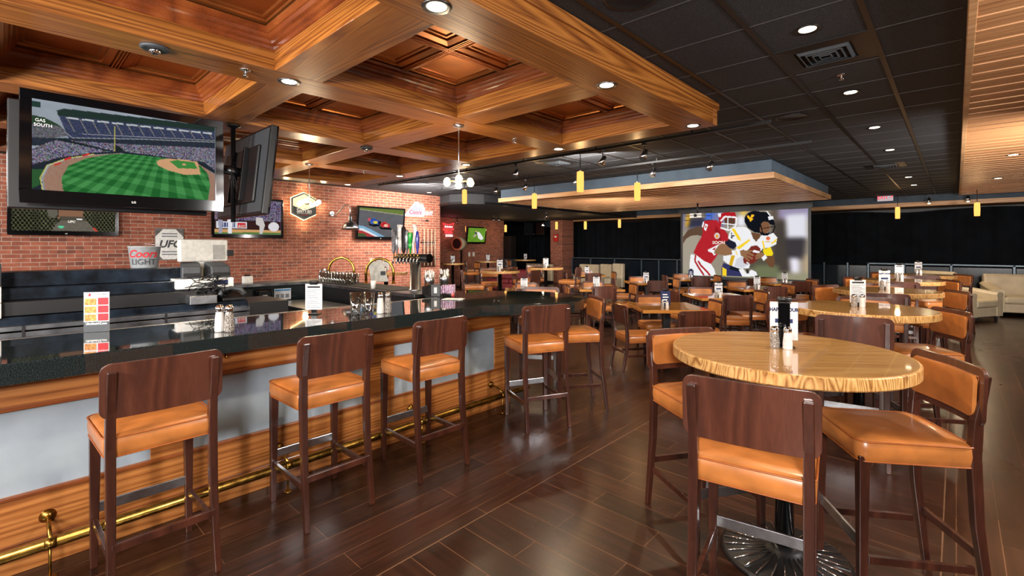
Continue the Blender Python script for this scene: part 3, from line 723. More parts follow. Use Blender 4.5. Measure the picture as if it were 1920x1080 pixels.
def menu_stand(x, y, z, rz, label, group, style=0, board=False):
    """faces local -y"""
    t = thing('menu_stand', label, 'menu holder', (x, y, z), rz, group)
    MB().box(-.045,.045,-.035,.045,0,.006).build('base', M['gloss'], t, .002)
    MB().box(-.022-.006*board,.022+.006*board,-.002,.003,.004,.25).build('upright', M['gloss'], t, .001)
    MB().tube([(-.034,.0,.252),(.034,.0,.252)], .012, 14).tube([(-.03,-.012,.235),(.03,-.012,.235)], .004).build('clip', M['black'], t)
    c = MB().box(-.066,.066,.004,.009,.035,.237).build('menu_card', M['paper'] if style != 2 else M['navy'], t, .001) if board else MB().box(-.066,.066,-.008,-.003,.035,.237).build('menu_card', M['paper'] if style != 2 else M['navy'], t, .001)
    yy = .0035 if board else -.0085
    if style == 0:
        text('HAPPY HOUR', .026, M['navy'], c, (0,yy,.195), sx=.85, bold=.0012, depth=.0006); MB().box(-.042,.042,yy-.0003,yy+.0003,.125,.147).build('print', M['navy'], c)
    elif style == 1:
        MB().box(-.05,.05,yy-.0003,yy+.0003,.206,.22).build('print', M['ink'], c)
        m = MB()
        for k in range(13): m.box(-.055,.055-.02*(k%3),yy-.0003,yy+.0003,.05+.0115*k,.054+.0115*k)
        m.build('print', M['inkgrey'], c)
    else:
        m = MB()
        for k in range(4): m.box(-.04,.04-.015*(k%2),yy-.0003,yy+.0003,.07+.036*k,.084+.036*k)
        m.build('print', M['white'], c)
    return t
def table_set(x, y, z, rz, where, style=0, big=False):
    c, s_ = math.cos(rz), math.sin(rz); W = lambda a, b_: (x+a*c-b_*s_, y+a*s_+b_*c)
    menu_stand(*W(.0,.0), z, rz, 'menu card on a black stand on ' + where, 'menu stands on the tables', style, big)
    shaker(*W(-.052,-.045), z, 'pepper', 'glass pepper shaker with chrome cap on ' + where, 'pepper shakers on the tables')
    shaker(*W(.004,-.062), z, 'salt', 'white salt shaker with chrome cap on ' + where, 'salt shakers on the tables')
CAMROT = TH
RT = [(-.65,2.76,'the nearest round table'), (-.625,5.13,'the second right-hand round table'), (-.64,7.45,'the third right-hand round table'), (-.66,9.85,'the fourth right-hand round table'), (-.52,12.05,'the farthest right-hand round table')]
GR = 'bar-height stools around the round tables'
for k, (x, y, w) in enumerate(RT):
    round_table(x, y, .545, 1.07, ('thick round pine bar table closest to the camera, end grain edge' if k == 0 else w.replace('the ', '') + ' with a thick varnished pine top'), 'round pine tables in the right row')
    table_set(x-.02 + (0 if k == 0 else .0), y+.08, 1.07, CAMROT-.1 if k else TH-.32, w, [0,1,0,1,0][k], k == 0)
    j = lambda a: random.uniform(-a, a) if k else 0
    place('s', x+.03+j(.03), y-.595+j(.02), R(10)+j(.08), 'bar stool on the near side of %s' % w, GR)
    place('s', x+.41+j(.03), y+.09+j(.05), R(122.7)+j(.1), 'bar stool on the right side of ' + w, GR)
    place('s', x-.41+j(.03), y+.01+j(.05), R(-123.5)+j(.1), 'bar stool on the left side of ' + w, GR)
    if k in (1, 2, 3): place('s', x-.05+j(.05), y+.62+j(.04), R(185)+j(.1), 'bar stool on the far side of ' + w, GR)
QT = [(-3.02,6.45,'the square table nearest the bar end',2), (-3.02,8.45,'the second middle-row square table',0), (-3.03,10.6,'the third middle-row square table',1), (-3.0,12.6,'the farthest middle-row square table',1),
      (-5.4,8.4,'the nearest left-row square table',1), (-5.45,10.6,'the second left-row square table',0), (-5.2,12.6,'the farthest left-row square table',2), (-6.15,7.05,'the square table beside the rounded bar end',1), (-8.2,12.2,'the square table before the cream booths',0)]
GL = 'low dining chairs around the square tables'
for k, (x, y, w, stl) in enumerate(QT):
    square_table(x, y, TH, .9, w.replace('the ', '', 1) + ', varnished pine on a black cross base', 'square pine dining tables')
    nf = Vector((ST, -CT)); nr = Vector((CT, ST)); c0 = Vector((x, y)) 
    p = c0 + nf*.22 + nr*-.08; table_set(p.x, p.y, .76, TH, w, stl)
    j = lambda a: random.uniform(-a, a)
    for nn, side in ((nf,'near'), (nr,'right'), (-nf,'far'), (-nr,'left')):
        q = c0 + nn*(.5+j(.05)); face = -nn; rz = math.atan2(face.y, face.x)-PI/2 + j(.12)
        if k == 0 and side == 'left': q = Vector((-3.1,5.76)); rz = math.atan2(.8,.6)-PI/2
        if k == 0 and side == 'near': q = Vector((-2.43,5.75)); rz = R(53)
        place('c', q.x, q.y, rz, 'low chair on the %s side of %s' % (side, w), GL)
# bar-height tables beyond the bar
FT = [(-7.54,7.68,.45,'the round table just beyond the beer tower'), (-7.8,9.65,.45,'the round table beside the cream sofa'), (-13.4,15.2,.45,'the far round table by the black drape'), (-13.0,12.6,.45,'the round table under the far green screen'), (-12.2,10.2,.4,'the round table beside the drum fan'), (-8.9,5.6,.45,'the round table behind the straw cups')]
for k, (x, y, r, w) in enumerate(FT):
    round_table(x, y, r, 1.07, 'thick pine bar table: ' + w.replace('the ', '', 1), 'round bar tables on the far left', rib=False)
    table_set(x, y, 1.07, TH, w, k % 2)
    dirs = [(-160,'left'),(-20,'right'),(110,'far')] if k < 2 else [(200,'left'),(20,'right')]
    for a_, side in dirs:
        a = R(a_)+TH; q = (x+.62*math.cos(a), y+.62*math.sin(a)); place('s', q[0], q[1], a+PI/2+random.uniform(-.2,.2), 'bar stool on the %s side of %s' % (side, w), 'bar stools at the far left tables')
#PART4
# ------------------------------------------------------------------ televisions
def tv(name, label, c, rz, w, h, t=.07, tilt=0, group=None, bez=.045, bot=.07, logo=True):
    """c = centre of the front face; faces local -y"""
    o = thing(name, label, 'television', c, rz, group)
    if tilt: o.rotation_euler = (tilt, 0, rz); ROOTM[o.name] = Matrix.Translation(c) @ Matrix.Rotation(rz, 4, 'Z') @ Matrix.Rotation(tilt, 4, 'X')
    MB().box(-w/2, w/2, .012, t, -h/2, h/2).build('casing', M['black'], o, .008)
    MB().box(-w*.36, w*.36, t, t+.035, -h*.36, h*.3).build('back_cover', M['black'], o, .015)
    m = MB().box(-w/2,w/2,0,.014,h/2-bez,h/2).box(-w/2,w/2,0,.014,-h/2,-h/2+bot).box(-w/2,-w/2+bez,0,.014,-h/2+bot,h/2-bez).box(w/2-bez,w/2,0,.014,-h/2+bot,h/2-bez)
    m.build('bezel', M['gloss'], o, .003)
    MB().box(-w/2+bez-.002, w/2-bez+.002, .008, .013, -h/2+bot-.002, h/2-bez+.002).build('screen_panel', M['screen_off'], o)
    if logo: text('LG', .024, M['lgrey'], o, (0,-.001,-h/2+bot*.42), bold=.001, name='maker_mark')
    return o
def tvpic(o, w, h, nx, nz, paint, bez=.045, bot=.07):
    Mo = ROOTM[o.name]; q = [(-w/2+bez,h/2-bez),(w/2-bez,h/2-bez),(w/2-bez,-h/2+bot),(-w/2+bez,-h/2+bot)]
    picture('screen_image', o, q, lambda x, z: Mo @ Vector((x, .0065, z)), nx, nz, paint, (0,0,0))
class Canvas:
    """flat picture on a lit screen; shapes given in the coordinates xf understands"""
    def __init__(s, U, V, xf, bg): s.U, s.V = U, V; s.a = np.zeros(U.shape+(3,)) + np.array(bg, float); s.xf = xf
    def poly(s, c, pts, n=0):
        P_ = [s.xf(*p) for p in pts]; m = inpoly(s.U, s.V, P_); s.put(m, c, n); return m
    def ell(s, c, x, y, rx, ry, n=0):
        return s.poly(c, [(x+rx*math.cos(t*PI/12), y+ry*math.sin(t*PI/12)) for t in range(24)], n)
    def put(s, m, c, n=0):
        k = np.array(c, float); s.a[m] = k + ((rs.rand(int(m.sum()), 1)-.5)*2*n + (rs.rand(int(m.sum()), 3)-.5)*n if n else 0)
    def line(s, c, pts, w):
        for (x0,y0),(x1,y1) in zip(pts, pts[1:]):
            L = math.hypot(x1-x0, y1-y0) or 1; dx, dy = -(y1-y0)/L*w/2, (x1-x0)/L*w/2
            s.poly(c, [(x0+dx,y0+dy),(x1+dx,y1+dy),(x1-dx,y1-dy),(x0-dx,y0-dy)])
def paint_ball(U, V):
    def xf(x, y):
        u = (x-182)/1023; top = 545+170*u; bt = 1065+75*u; return u, (y-top)/(bt-top)
    C = Canvas(U, V, xf, (140,148,158)); C.a += (noise2(U.shape, 26, 14)+noise2(U.shape, 9, 6))[...,None]
    C.poly((36,58,50), [(182,560),(222,566),(222,598),(182,592)])
    C.poly((44,64,46), [(182,640),(240,655),(300,690),(340,730),(182,760)], 10)
    C.poly((90,90,96), [(182,690),(300,700),(380,750),(182,790)], 30)
    C.poly((54,60,84), [(305,640),(1205,735),(1205,800),(355,775)], 16)
    for k in range(14):
        x = 345+k*62; C.line((128,122,116), [(x,652+k*6.5),(x+38,735+k*3.5)], 4)
    C.poly((36,50,46), [(296,612),(330,600),(1205,708),(1205,738),(640,676),(302,642)])
    for k in range(11):
        x = 340+k*78; C.poly((178,182,184), [(x,648+k*9),(x+62,655+k*9),(x+62,664+k*9),(x,657+k*9)])
    C.poly((40,46,56), [(182,770),(355,770),(1205,782),(1205,850),(182,815)], 8)
    C.line((130,134,140), [(330,730),(370,768),(520,770),(760,775),(1205,800)], 5)
    C.line((150,150,156), [(420,745),(1205,790)], 3)
    C.poly((96,92,108), [(182,835),(250,800),(300,780),(600,800),(1205,835),(1205,985),(1130,930),(620,855),(480,862),(182,935)], 62)
    C.poly((30,38,40), [(270,775),(560,845),(590,845),(330,775)]); C.poly((30,38,40), [(590,800),(640,840),(600,850),(580,830)])
    C.line((190,180,90), [(590,700),(588,845)], 3)
    C.poly((34,40,48), [(182,925),(300,885),(480,852),(620,843),(1130,915),(1205,965),(1205,985),(1080,920),(620,855),(480,864),(340,890),(250,925),(225,1000),(235,1100),(182,1100)])
    C.poly((44,84,48), [(182,950),(238,950),(215,1040),(182,1060)])
    C.line((196,190,110), [(232,1080),(220,1000),(250,930),(340,888),(480,862)], 5)
    C.poly((150,116,98), [(245,1100),(232,1000),(262,930),(345,893),(480,866),(620,856),(870,885),(1080,918),(1205,988),(1205,1160),(245,1160)], 8)
    gm = C.poly((48,112,56), [(330,1100),(318,1000),(350,930),(440,885),(560,862),(640,858),(840,880),(1050,912),(1110,938),(1155,985),(1170,1050),(1150,1160),(330,1160)])
    x = U*1023+182; y = V*(520-95*U)+545+170*U
    # mown stripes fan out in perspective
    s1 = (np.floor((x-900)/(y-700)*7.5+40) % 2); s2 = (np.floor(((x+500)/(y-760))*1.6+40) % 2)
    C.a[gm] += ((s1*22+s2*18)-18)[gm][:,None]*np.array([.9,1.1,.8])
    C.poly((198,152,112), [(825,905),(850,893),(900,889),(1000,897),(1085,912),(1105,985),(1000,985),(900,958),(835,928)], 6)
    C.poly((60,128,60), [(905,905),(950,898),(1062,914),(1085,952),(960,946)]); C.ell((198,152,112), 997, 925, 12, 6)
    for p in ((350,884),(440,862),(300,915)): C.poly((190,50,44), [(p[0]-18,p[1]+4),(p[0]+14,p[1]-8),(p[0]+14,p[1]+4),(p[0]-18,p[1]+16)])
    return C.a
def paint_cage(U, V):
    C = Canvas(U, V, lambda x, y: (x, y), (22,24,18)); C.a += noise2(U.shape, 12, 14)[...,None]
    s = ((np.abs(((U*26+V*9) % 1)-.5) < .07) | (np.abs(((U*26-V*9) % 1)-.5) < .07)); C.a[s] = (104,102,76)
    C.poly((100,94,84), [(.36,1),(.4,.84),(.47,.72),(.68,.72),(.75,.86),(.8,1)], 6)
    C.poly((132,96,74), [(.42,.72),(.44,.3),(.66,.3),(.67,.72)]); C.ell((96,92,82), .37, .55, .05, .16)
    C.poly((78,72,62), [(.43,.66),(.68,.66),(.7,.76),(.45,.76)]); C.line((236,236,232), [(.6,.72),(.66,.72)], .03)
    C.ell((90,200,150), .45, .9, .03, .03); C.poly((190,70,60), [(.76,.92),(.78,.9),(.82,1),(.79,1)])
    return C.a
def paint_infield(U, V):
    C = Canvas(U, V, lambda x, y: (x, y), (96,86,112)); m = V < .62; C.put(m, (92,80,104), 70)
    C.poly((52,30,30), [(0,.6),(1,.6),(1,.86),(0,.86)]); C.poly((206,206,210), [(.02,.64),(.46,.64),(.46,.84),(.02,.84)])
    for k in range(6): C.poly((44,54,110), [(.1+.034*k,.68),(.122+.034*k,.68),(.122+.034*k,.81),(.1+.034*k,.81)])
    C.poly((196,40,44), [(.33,.67),(.445,.67),(.445,.82),(.33,.82)]); C.poly((196,150,98), [(0,.86),(1,.86),(1,.95),(0,.95)]); C.poly((84,120,60), [(0,.95),(1,.93),(1,1),(0,1)])
    C.ell((214,210,214), .88, .76, .085, .14)
    C.poly((196,190,186), [(.6,.5),(.7,.5),(.74,.72),(.7,.98),(.66,.98),(.66,.76),(.6,.7)]); C.poly((150,150,170), [(.05,.55),(.12,.55),(.1,.98),(.06,.98)]); C.poly((220,220,226), [(.18,.5),(.26,.5),(.24,.98),(.19,.98)])
    return C.a
def paint_moto(U, V):
    C = Canvas(U, V, lambda x, y: (x, y), (98,98,102)); C.a += noise2(U.shape, 8, 5)[...,None]
    C.poly((106,124,60), [(0,0),(1,0),(1,.16),(.5,.1),(0,.05)]); C.poly((150,146,120), [(0,.05),(.5,.1),(1,.16),(1,.2),(0,.08)])
    C.poly((176,60,60), [(0,.66),(.12,.66),(.3,.82),(.54,1),(0,1)])
    C.poly((130,176,206), [(0,.62),(.1,.63),(.3,.76),(.6,1),(.46,1),(.26,.84),(.1,.72),(0,.71)])
    C.poly((226,226,230), [(0,.71),(.1,.72),(.26,.84),(.46,1),(.38,1),(.22,.88),(.08,.79),(0,.78)])
    C.poly((70,90,50), [(0,.88),(.14,.9),(.2,1),(0,1)])
    for cx, cy, c1, c2, c3 in ((.34,.46,(40,80,170),(216,200,60),(200,80,90)), (.58,.56,(190,36,44),(236,190,160),(30,30,36))):
        C.ell((20,20,26), cx, cy+.1, .13, .08, 30); C.ell((60,50,50), cx-.04, cy+.04, .1, .06, 60); C.poly(c1, [(cx-.12,cy-.02),(cx-.02,cy-.12),(cx+.12,cy),(cx+.1,cy+.1),(cx-.06,cy+.1)], 70); C.ell(c2, cx+.02, cy+.03, .05, .05); C.ell(c3, cx-.12, cy-.06, .035, .055); C.line((16,16,20), [(cx-.02,cy+.12),(cx+.16,cy+.16)], .05)
    return C.a
def paint_far(U, V):
    C = Canvas(U, V, lambda x, y: (x, y), (96,140,40)); C.a += noise2(U.shape, 6, 10)[...,None]
    C.poly((226,226,222), [(.5,.3),(.62,.25),(.8,.5),(.92,.72),(.8,.84),(.6,.7)]); C.ell((40,50,80), .44, .32, .06, .12); C.ell((200,160,130), .45, .25, .05, .06); C.poly((180,160,150), [(.4,.4),(.5,.5),(.34,.66),(.3,.6)])
    return C.a
def paint_football(U, V):
    def xf(x, y):
        u = (x-75)/1670; top = 162-77*u; bt = 985+45*u; return u, (y-top)/(bt-top)
    C = Canvas(U, V, xf, (150,140,124)); P_ = C.poly
    P_((120,120,160), [(75,100),(700,60),(700,330),(75,360)]); P_((224,168,40), [(130,160),(260,150),(200,340),(110,340)]); P_((52,52,72), [(200,190),(380,150),(420,330),(150,350)])
    P_((70,110,210), [(400,120),(560,110),(520,230),(420,240)]); P_((230,230,240), [(870,180),(980,160),(980,330),(860,320)]); P_((230,190,80), [(900,110),(1010,110),(960,200)])
    P_((164,154,138), [(75,430),(330,430),(330,1000),(75,1000)]); P_((96,84,74), [(1290,100),(1500,90),(1500,1000),(1330,1000)]); P_((70,62,56), [(1340,260),(1560,240),(1600,1030),(1330,1030)])
    P_((150,140,170), [(1400,90),(1760,60),(1760,220),(1400,220)]); P_((222,222,232), [(1480,170),(1730,150),(1740,480),(1600,560),(1500,470)]); P_((60,56,60), [(1480,470),(1720,470),(1700,760),(1500,760)])
    P_((232,228,240), [(1530,740),(1640,740),(1650,980),(1550,980)]); P_((180,160,130), [(1690,700),(1760,700),(1760,1040),(1690,1040)]); P_((84,80,66), [(1000,560),(1300,560),(1330,900),(1000,900)])
    P_((150,146,120), [(75,930),(1760,930),(1760,1060),(75,1060)]); P_((110,116,84), [(1100,840),(1400,840),(1400,1040),(1100,1040)])
    C.a = blur(blur(C.a, 4), 4); P_ = C.poly
    SK = (108,74,50); SKL = (146,106,74); RED = (178,36,44); W = (238,238,240); Yl = (244,208,44)
    # runner in red
    P_((96,72,56), [(75,470),(160,370),(300,328),(400,330),(470,420),(440,470),(300,440),(210,450),(130,490),(80,560)])
    P_(RED, [(400,250),(480,232),(590,240),(660,330),(740,420),(760,520),(640,640),(560,760),(500,830),(380,790),(300,720),(240,680),(300,560),(360,470),(380,400),(370,300)], 6)
    P_((150,26,34), [(560,300),(640,400),(650,560),(600,520),(560,420)]); P_(W, [(200,700),(290,715),(400,790),(500,830),(550,900),(575,990),(190,985),(180,840)], 3)
    C.line((178,40,46), [(275,710),(262,790),(320,880),(400,985)], 26); C.line((178,40,46), [(310,790),(360,860),(430,920),(490,985)], 26)
    P_(W, [(385,258),(405,265),(385,340),(365,330)]); P_(W, [(420,285),(460,300),(430,385),(400,365),(400,340)]); P_(RED, [(420,310),(440,315),(430,345),(415,340)])
    C.ell((214,206,196), 590, 450, 40, 42); C.ell((230,150,60), 590, 455, 20, 24)
    P_(W, [(455,640),(600,570),(640,560),(570,700),(545,715),(520,680),(460,660)]); P_(RED, [(520,630),(575,600),(550,650)])
    P_((176,28,38), [(610,160),(700,130),(840,130),(862,200),(850,240),(680,230),(640,310),(612,260)]); P_(W, [(600,150),(650,145),(640,200),(610,190)])
    C.ell((92,60,44), 770, 255, 75, 60); C.line(W, [(640,250),(700,190),(860,200),(850,320),(760,375),(640,340)], 22); C.line(W, [(650,280),(850,300)], 14); C.line(W, [(740,200),(745,370)], 13)
    # quarterback
    P_((236,236,238), [(760,420),(800,350),(880,325),(990,330),(1060,400),(1110,520),(1180,450),(1260,400),(1340,410),(1385,470),(1370,560),(1290,600),(1200,620),(1150,700),(1040,820),(1030,880),(900,890),(760,840),(680,780),(680,720),(800,700),(860,620),(800,520),(745,480)], 5)
    P_((206,206,214), [(1040,620),(1100,700),(1040,820),(940,880),(830,860),(860,760),(980,700)]); P_(Yl, [(790,350),(830,345),(915,480),(920,520),(880,500)]); P_(Yl, [(850,610),(1030,490),(1045,510),(900,630)])
    P_(Yl, [(1195,510),(1215,515),(1235,620),(1215,640)]); P_(Yl, [(1380,480),(1375,520),(1310,560),(1310,540)]); P_((214,170,36), [(790,710),(840,712),(800,860),(755,840)])
    for q in ([(785,405),(800,405),(795,440),(830,440),(832,455),(800,460),(812,480),(780,485),(790,455)],): P_((30,30,40), q)
    C.ell((226,110,70), 1270, 480, 26, 26); P_((226,170,60), [(1240,520),(1300,520),(1300,532),(1240,532)])
    P_((30,32,48), [(690,540),(760,495),(850,540),(865,590),(820,630),(760,610)]); P_(SKL, [(560,640),(620,570),(700,545),(740,590),(800,640),(800,700),(720,715),(620,700),(545,690)], 4)
    P_(SK, [(1240,700),(1330,690),(1355,780),(1340,870),(1290,860),(1240,790)], 4); P_((240,214,30), [(1205,640),(1300,590),(1335,680),(1320,710),(1230,712)])
    P_(W, [(795,645),(910,640),(925,700),(800,706)]); C.line(Yl, [(850,650),(870,705)], 14)
    P_((52,54,96), [(680,810),(760,840),(900,890),(910,930),(940,992),(650,990),(655,880)]); P_(Yl, [(665,870),(720,900),(725,992),(668,985)]); P_((26,28,40), [(780,850),(910,890),(890,930),(760,900)])
    P_(W, [(890,900),(950,890),(1000,960),(1060,900),(1120,930),(1140,990),(940,995)]); P_((40,40,36), [(985,890),(1020,900),(1030,950),(1000,950)])
    # helmet and face
    P_(SK, [(1050,400),(1180,420),(1170,470),(1120,525),(1080,480)]); C.ell((128,88,62), 1215, 330, 80, 95); C.ell((18,20,28), 1110, 230, 145, 118); P_((18,20,28), [(975,270),(1010,340),(1100,400),(1170,410),(1170,300),(1100,200),(970,220)])
    P_((18,20,28), [(1110,120),(1260,130),(1330,200),(1360,300),(1300,300),(1270,260),(1170,270),(1150,320)]); C.ell((128,88,62), 1230, 325, 56, 70)
    C.line((10,12,18), [(1180,300),(1200,400),(1250,440),(1330,400),(1360,310)], 14); C.line((10,12,18), [(1190,350),(1360,320)], 9); P_((20,20,30), [(1150,380),(1230,420),(1300,390),(1270,445),(1190,440)])
    P_(W, [(1270,190),(1330,180),(1340,225),(1280,235)]); C.line(W, [(1255,120),(1300,180)], 14)
    P_((248,190,40), [(1000,180),(1020,170),(1045,205),(1060,165),(1100,165),(1080,195),(1050,215),(1090,215),(1045,262),(1030,225),(1010,210)])
    # ball and hands
    P_((120,44,36), [(950,760),(990,660),(1060,585),(1130,572),(1175,620),(1180,680),(1150,760),(1080,815),(1000,830),(955,810)], 5); P_(W, [(1090,635),(1170,655),(1160,682),(1075,665)]); P_(W, [(990,795),(1035,815),(1000,825)])
    for a, b_ in (((930,650),(1090,710)),((930,680),(1075,755)),((940,700),(1030,785)),((940,660),(1080,650))): C.line(SKL, [a, b_], 26)
    P_(SKL, [(905,650),(960,630),(1000,680),(960,730),(920,715)]); 
    for a, b_ in (((1215,690),(1110,720)),((1215,710),(1110,755)),((1200,680),(1130,690))): C.line(SKL, [a, b_], 24)
    P_(SKL, [(1160,690),(1210,670),(1240,740),(1190,765)]); P_(W, [(1190,740),(1235,695),(1262,740),(1215,782)])
    C.ell((180,60,70), 600, 610, 0.1, 0.1)
    return C.a
t1 = tv('hanging_television', 'large hanging television showing a green striped baseball field', (-5.06, .76, 2.357), PI/2, 1.34, .85, group='televisions hung over the bar', bez=.066, bot=.1)
tvpic(t1, 1.34, .85, 250, 160, paint_ball, .066, .1)
text('GAS', .034, M['white'], t1, (-.56,.002,.2), sx=.9, name='screen_words'); text('SOUTH', .034, M['white'], t1, (-.545,.002,.165), sx=.9, name='screen_words')
t2 = tv('hanging_television', 'hanging television seen from behind, back plate and tilt bracket towards the camera', (-5.38, 1.76, 2.325), PI, 1.34, .85, tilt=R(6), group='televisions hung over the bar', logo=False)
MB().box(-.64,.64,.07,.075,-.4,.4).build('ribbed_back_plate', M['dgrey'], t2)
for sx in (-.2, .14): MB().box(sx,sx+.04,.1,.135,-.28,.26).build('mount_rail', M['black'], t2, .003)
MB().tube([(-.05,.1,.02),(-.05,.26,.02)], .045, 18).build('pivot_tube', M['dsteel'], t2)
MB().box(.5,.56,.074,.082,-.32,-.26).build('sticker', M['white'], t2)
t3 = tv('hanging_television', 'hanging television back to back behind the baseball screen, edge on', (-5.42, .70, 2.33), -PI/2, 1.34, .85, group='televisions hung over the bar', logo=False)
pm = thing('television_mount', 'black ceiling pole and arms carrying the hanging televisions', 'television mount', (-5.35, 1.6, 2.83))
MB().tube([(0,0,.0),(0,0,-.98)], .022, 14).build('pole', M['black'], pm); MB().lathe([(.07,0),(.07,-.01),(.025,-.03),(0,-.03)], n=20).build('ceiling_flange', M['black'], pm)
MB().tube([(0,0,-.42),(0,0,-.56)], .036, 14).tube([(0,0,-.5),(.02,.07,-.48)], .03, 10).tube([(0,0,-.45),(.0,-.5,-.45)], .022, 10).box(-.05,.26,-.72,-.5,-.6,-.3).build('arm', M['black'], pm, .004)
for k in range(3): MB().tube([(.03,.0,-.3-.05*k),(.07-.02*k,-.04,-.42),(.06,-.03+.03*k,-.62),(.02,.03,-.8+.04*k)], .004, 6).build('cable', M['black'], pm)
tw1 = tv('wall_television', 'wall television showing a fighter behind a cage fence, low at left', (-10.8, .735, 2.21), PI/2, 1.35, .84, group='televisions on the brick wall'); tvpic(tw1, 1.35, .84, 110, 70, paint_cage)
text('UFC', .05, M['white'], tw1, (.06,.003,-.19), shear=.3, bold=.002, name='screen_words')
tw2 = tv('wall_television', 'wall television showing a baseball infield and red sponsor board, behind the rear-facing screen', (-10.8, 3.535, 2.21), PI/2, 1.37, .84, group='televisions on the brick wall'); tvpic(tw2, 1.37, .84, 110, 70, paint_infield)
text("RED", .085, M['white'], tw2, (-.13,.003,-.19), bold=.002, name='screen_words')
tw3 = tv('wall_television', 'wall television showing two racing motorcycles, tilted off the brick wall', (-10.72, 6.62, 2.2), PI/2, 1.37, .83, tilt=R(7), group='televisions on the brick wall'); tvpic(tw3, 1.37, .83, 110, 70, paint_moto)
tw4 = tv('wall_television', 'far tilted wall television with a green playing field behind the drum fan', (-15.05, 13.92, 2.1), PI/2, 1.1, .72, tilt=R(8), logo=False); tvpic(tw4, 1.1, .72, 50, 32, paint_far, .05, .05)
a, b_ = onY(983,413,17.0), onY(1020,440,17.0); tw5 = tv('wall_television', 'switched off black television hung at the far dark wall left of the brick pillar', tuple((a+b_)/2), 0, b_.x-a.x, a.z-b_.z, group=None)
# projection screen
ps = thing('projection_screen', 'large projection screen showing two football players, white and red jerseys', 'projection screen', (-4.7, 15.0, .62))
MB().box(-6.6,-2.85,15.02,15.12,2.68,2.82).box(-6.5,-6.46,15.06,15.1,2.8,H).box(-3.0,-2.96,15.06,15.1,2.8,H).build('case', M['black'], ps, world=True)
MB().box(-6.53,-2.885,15.012,15.018,.62,2.7).build('masking_border', M['black'], ps, world=True)
MB().tube([(-6.53,15.015,.61),(-2.885,15.015,.61)], .018, 10).build('bottom_bar', M['dgrey'], ps, world=True)
picture('screen_image', ps, [(-6.458,2.65),(-2.956,2.65),(-2.956,.69),(-6.458,.69)], lambda x, z: Vector((x,15.008,z)), 260, 146, paint_football, (0,0,0))
for s_, x, z, sz in (('44',-5.74,2.26,.14), ('SOON',-5.33,1.73,.13)): text(s_, sz, M['white'], ps, (x,15.006,z), world=True, name='jersey_print', bold=.004) if s_ == 'SOON' else None
prj = thing('projector', 'small ceiling projector in a wire cage under the slat panel', 'projector', (onY(1308,380,12.5).x, 12.5, 2.3))
MB().box(-.16,.16,-.14,.14,.06,.18).build('body', M['lgrey'], prj, .01); MB().tube([(0,-.145,.12),(0,-.17,.12)], .04, 14).build('lens', M['gloss'], prj); MB().tube([(0,0,.18),(0,0,.445)], .02).build('pole', M['black'], prj)
m = MB()
for z in (.0,.12,.24): m.tube([(-.28,-.22,z),(.28,-.22,z),(.28,.22,z),(-.28,.22,z)], .005, 5, closed=True)
for x, y in ((-.28,-.22),(.28,-.22),(.28,.22),(-.28,.22),(0,-.22),(0,.22)): m.tube([(x,y,0),(x,y,.24)], .005, 5)
m.tube([(-.28,0,.24),(.28,0,.24)], .006); m.build('cage', M['dgrey'], prj)
# ------------------------------------------------------------------ signs on the brick walls
po = thing('poster', 'white octagon fight-night poster on the brick behind the register', 'poster', (-10.885, 2.17, 1.65), PI/2)
MB().box(-.226,.226,0,.006,-.297,.297).build('sheet', plain('poster_dark_sheet', (90,86,84), .6, noise=.5, nscale=14), po)
oc = [(.22*q, .285*r_) for q, r_ in ((-.45,1),(.45,1),(1,.5),(1,-.5),(.45,-1),(-.45,-1),(-1,-.5),(-1,.5))]
MB().plate(oc, -.002, 0).build('octagon', M['white'], po)
text('UFC', .19, M['dgrey'], po, (0,-.003,.0), sx=.95, bold=.006, shear=.25); 
for z, s_ in ((.2,'EVERY SATURDAY'),(.15,'LIVE HERE'),(-.14,'FIGHT NIGHT'),(-.19,'PAY PER VIEW')): MB().box(-.12,.12,-.004,-.002,z-.01,z+.01).build('print_line', M['inkgrey'], po)
hx = thing('hexagon_sign', 'backlit hexagonal brewery sign on the brick wall', 'sign', (-10.83, 4.69, 2.525), PI/2)
W_, H_ = .28, .31
hp = lambda k: [(0,H_*k),(W_*k,H_*.56*k),(W_*k,-H_*.56*k),(0,-H_*k),(-W_*k,-H_*.56*k),(-W_*k,H_*.56*k)]
MB().plate(hp(1), .0, .03).build('rim', M['dgrey'], hx, .004); MB().plate(hp(.9), -.004, .0).build('face', emis('sign_warm_face', (255,236,190), .9), hx)
MB().plate([(-W_*.9,.0),(0,-.1),(W_*.9,0),(W_*.9,-H_*.5),(0,-H_*.9),(-W_*.9,-H_*.5)], -.008, -.004).build('lower_field', M['dgrey'], hx)
text('SanTan', .125, M['white'], hx, (0,-.009,-.105), bold=.003, sx=.95); text('BREWING COMPANY', .034, M['white'], hx, (0,-.009,-.165)); text('CRAFT BEER', .03, M['redg'], hx, (0,-.009,-.2))
MB().plate([(-.16,.06),(-.05,.12),(0,.07),(.07,.12),(.17,.06),(.05,.04),(0,.06),(-.05,.04)], -.008, -.004).build('emblem', M['brassb'], hx)
m = MB(); m.tube([(x*1.02,.035,z*1.02) for x, z in hp(1)], .008, 6, closed=True); m.build('backlight', emis('warm_tube', (255,216,140), 9), hx)
for dy, dz in ((.42,0),(-.42,0),(0,.42),(0,-.42)): point((-10.76, 4.69+dy, 2.525+dz), (1,.82,.5), 2.2, .06)
nm = thing('neon_sign', 'white mountain neon beer sign high on the end of the brick wall', 'neon sign', (-10.85, 7.87, 2.62), PI/2)
NW = emis('white_neon', (236,240,255), 2.2); NR = emis('red_neon', (255,50,60), 2.2); NRW = emis('red_white_neon', (255,190,190), 2)
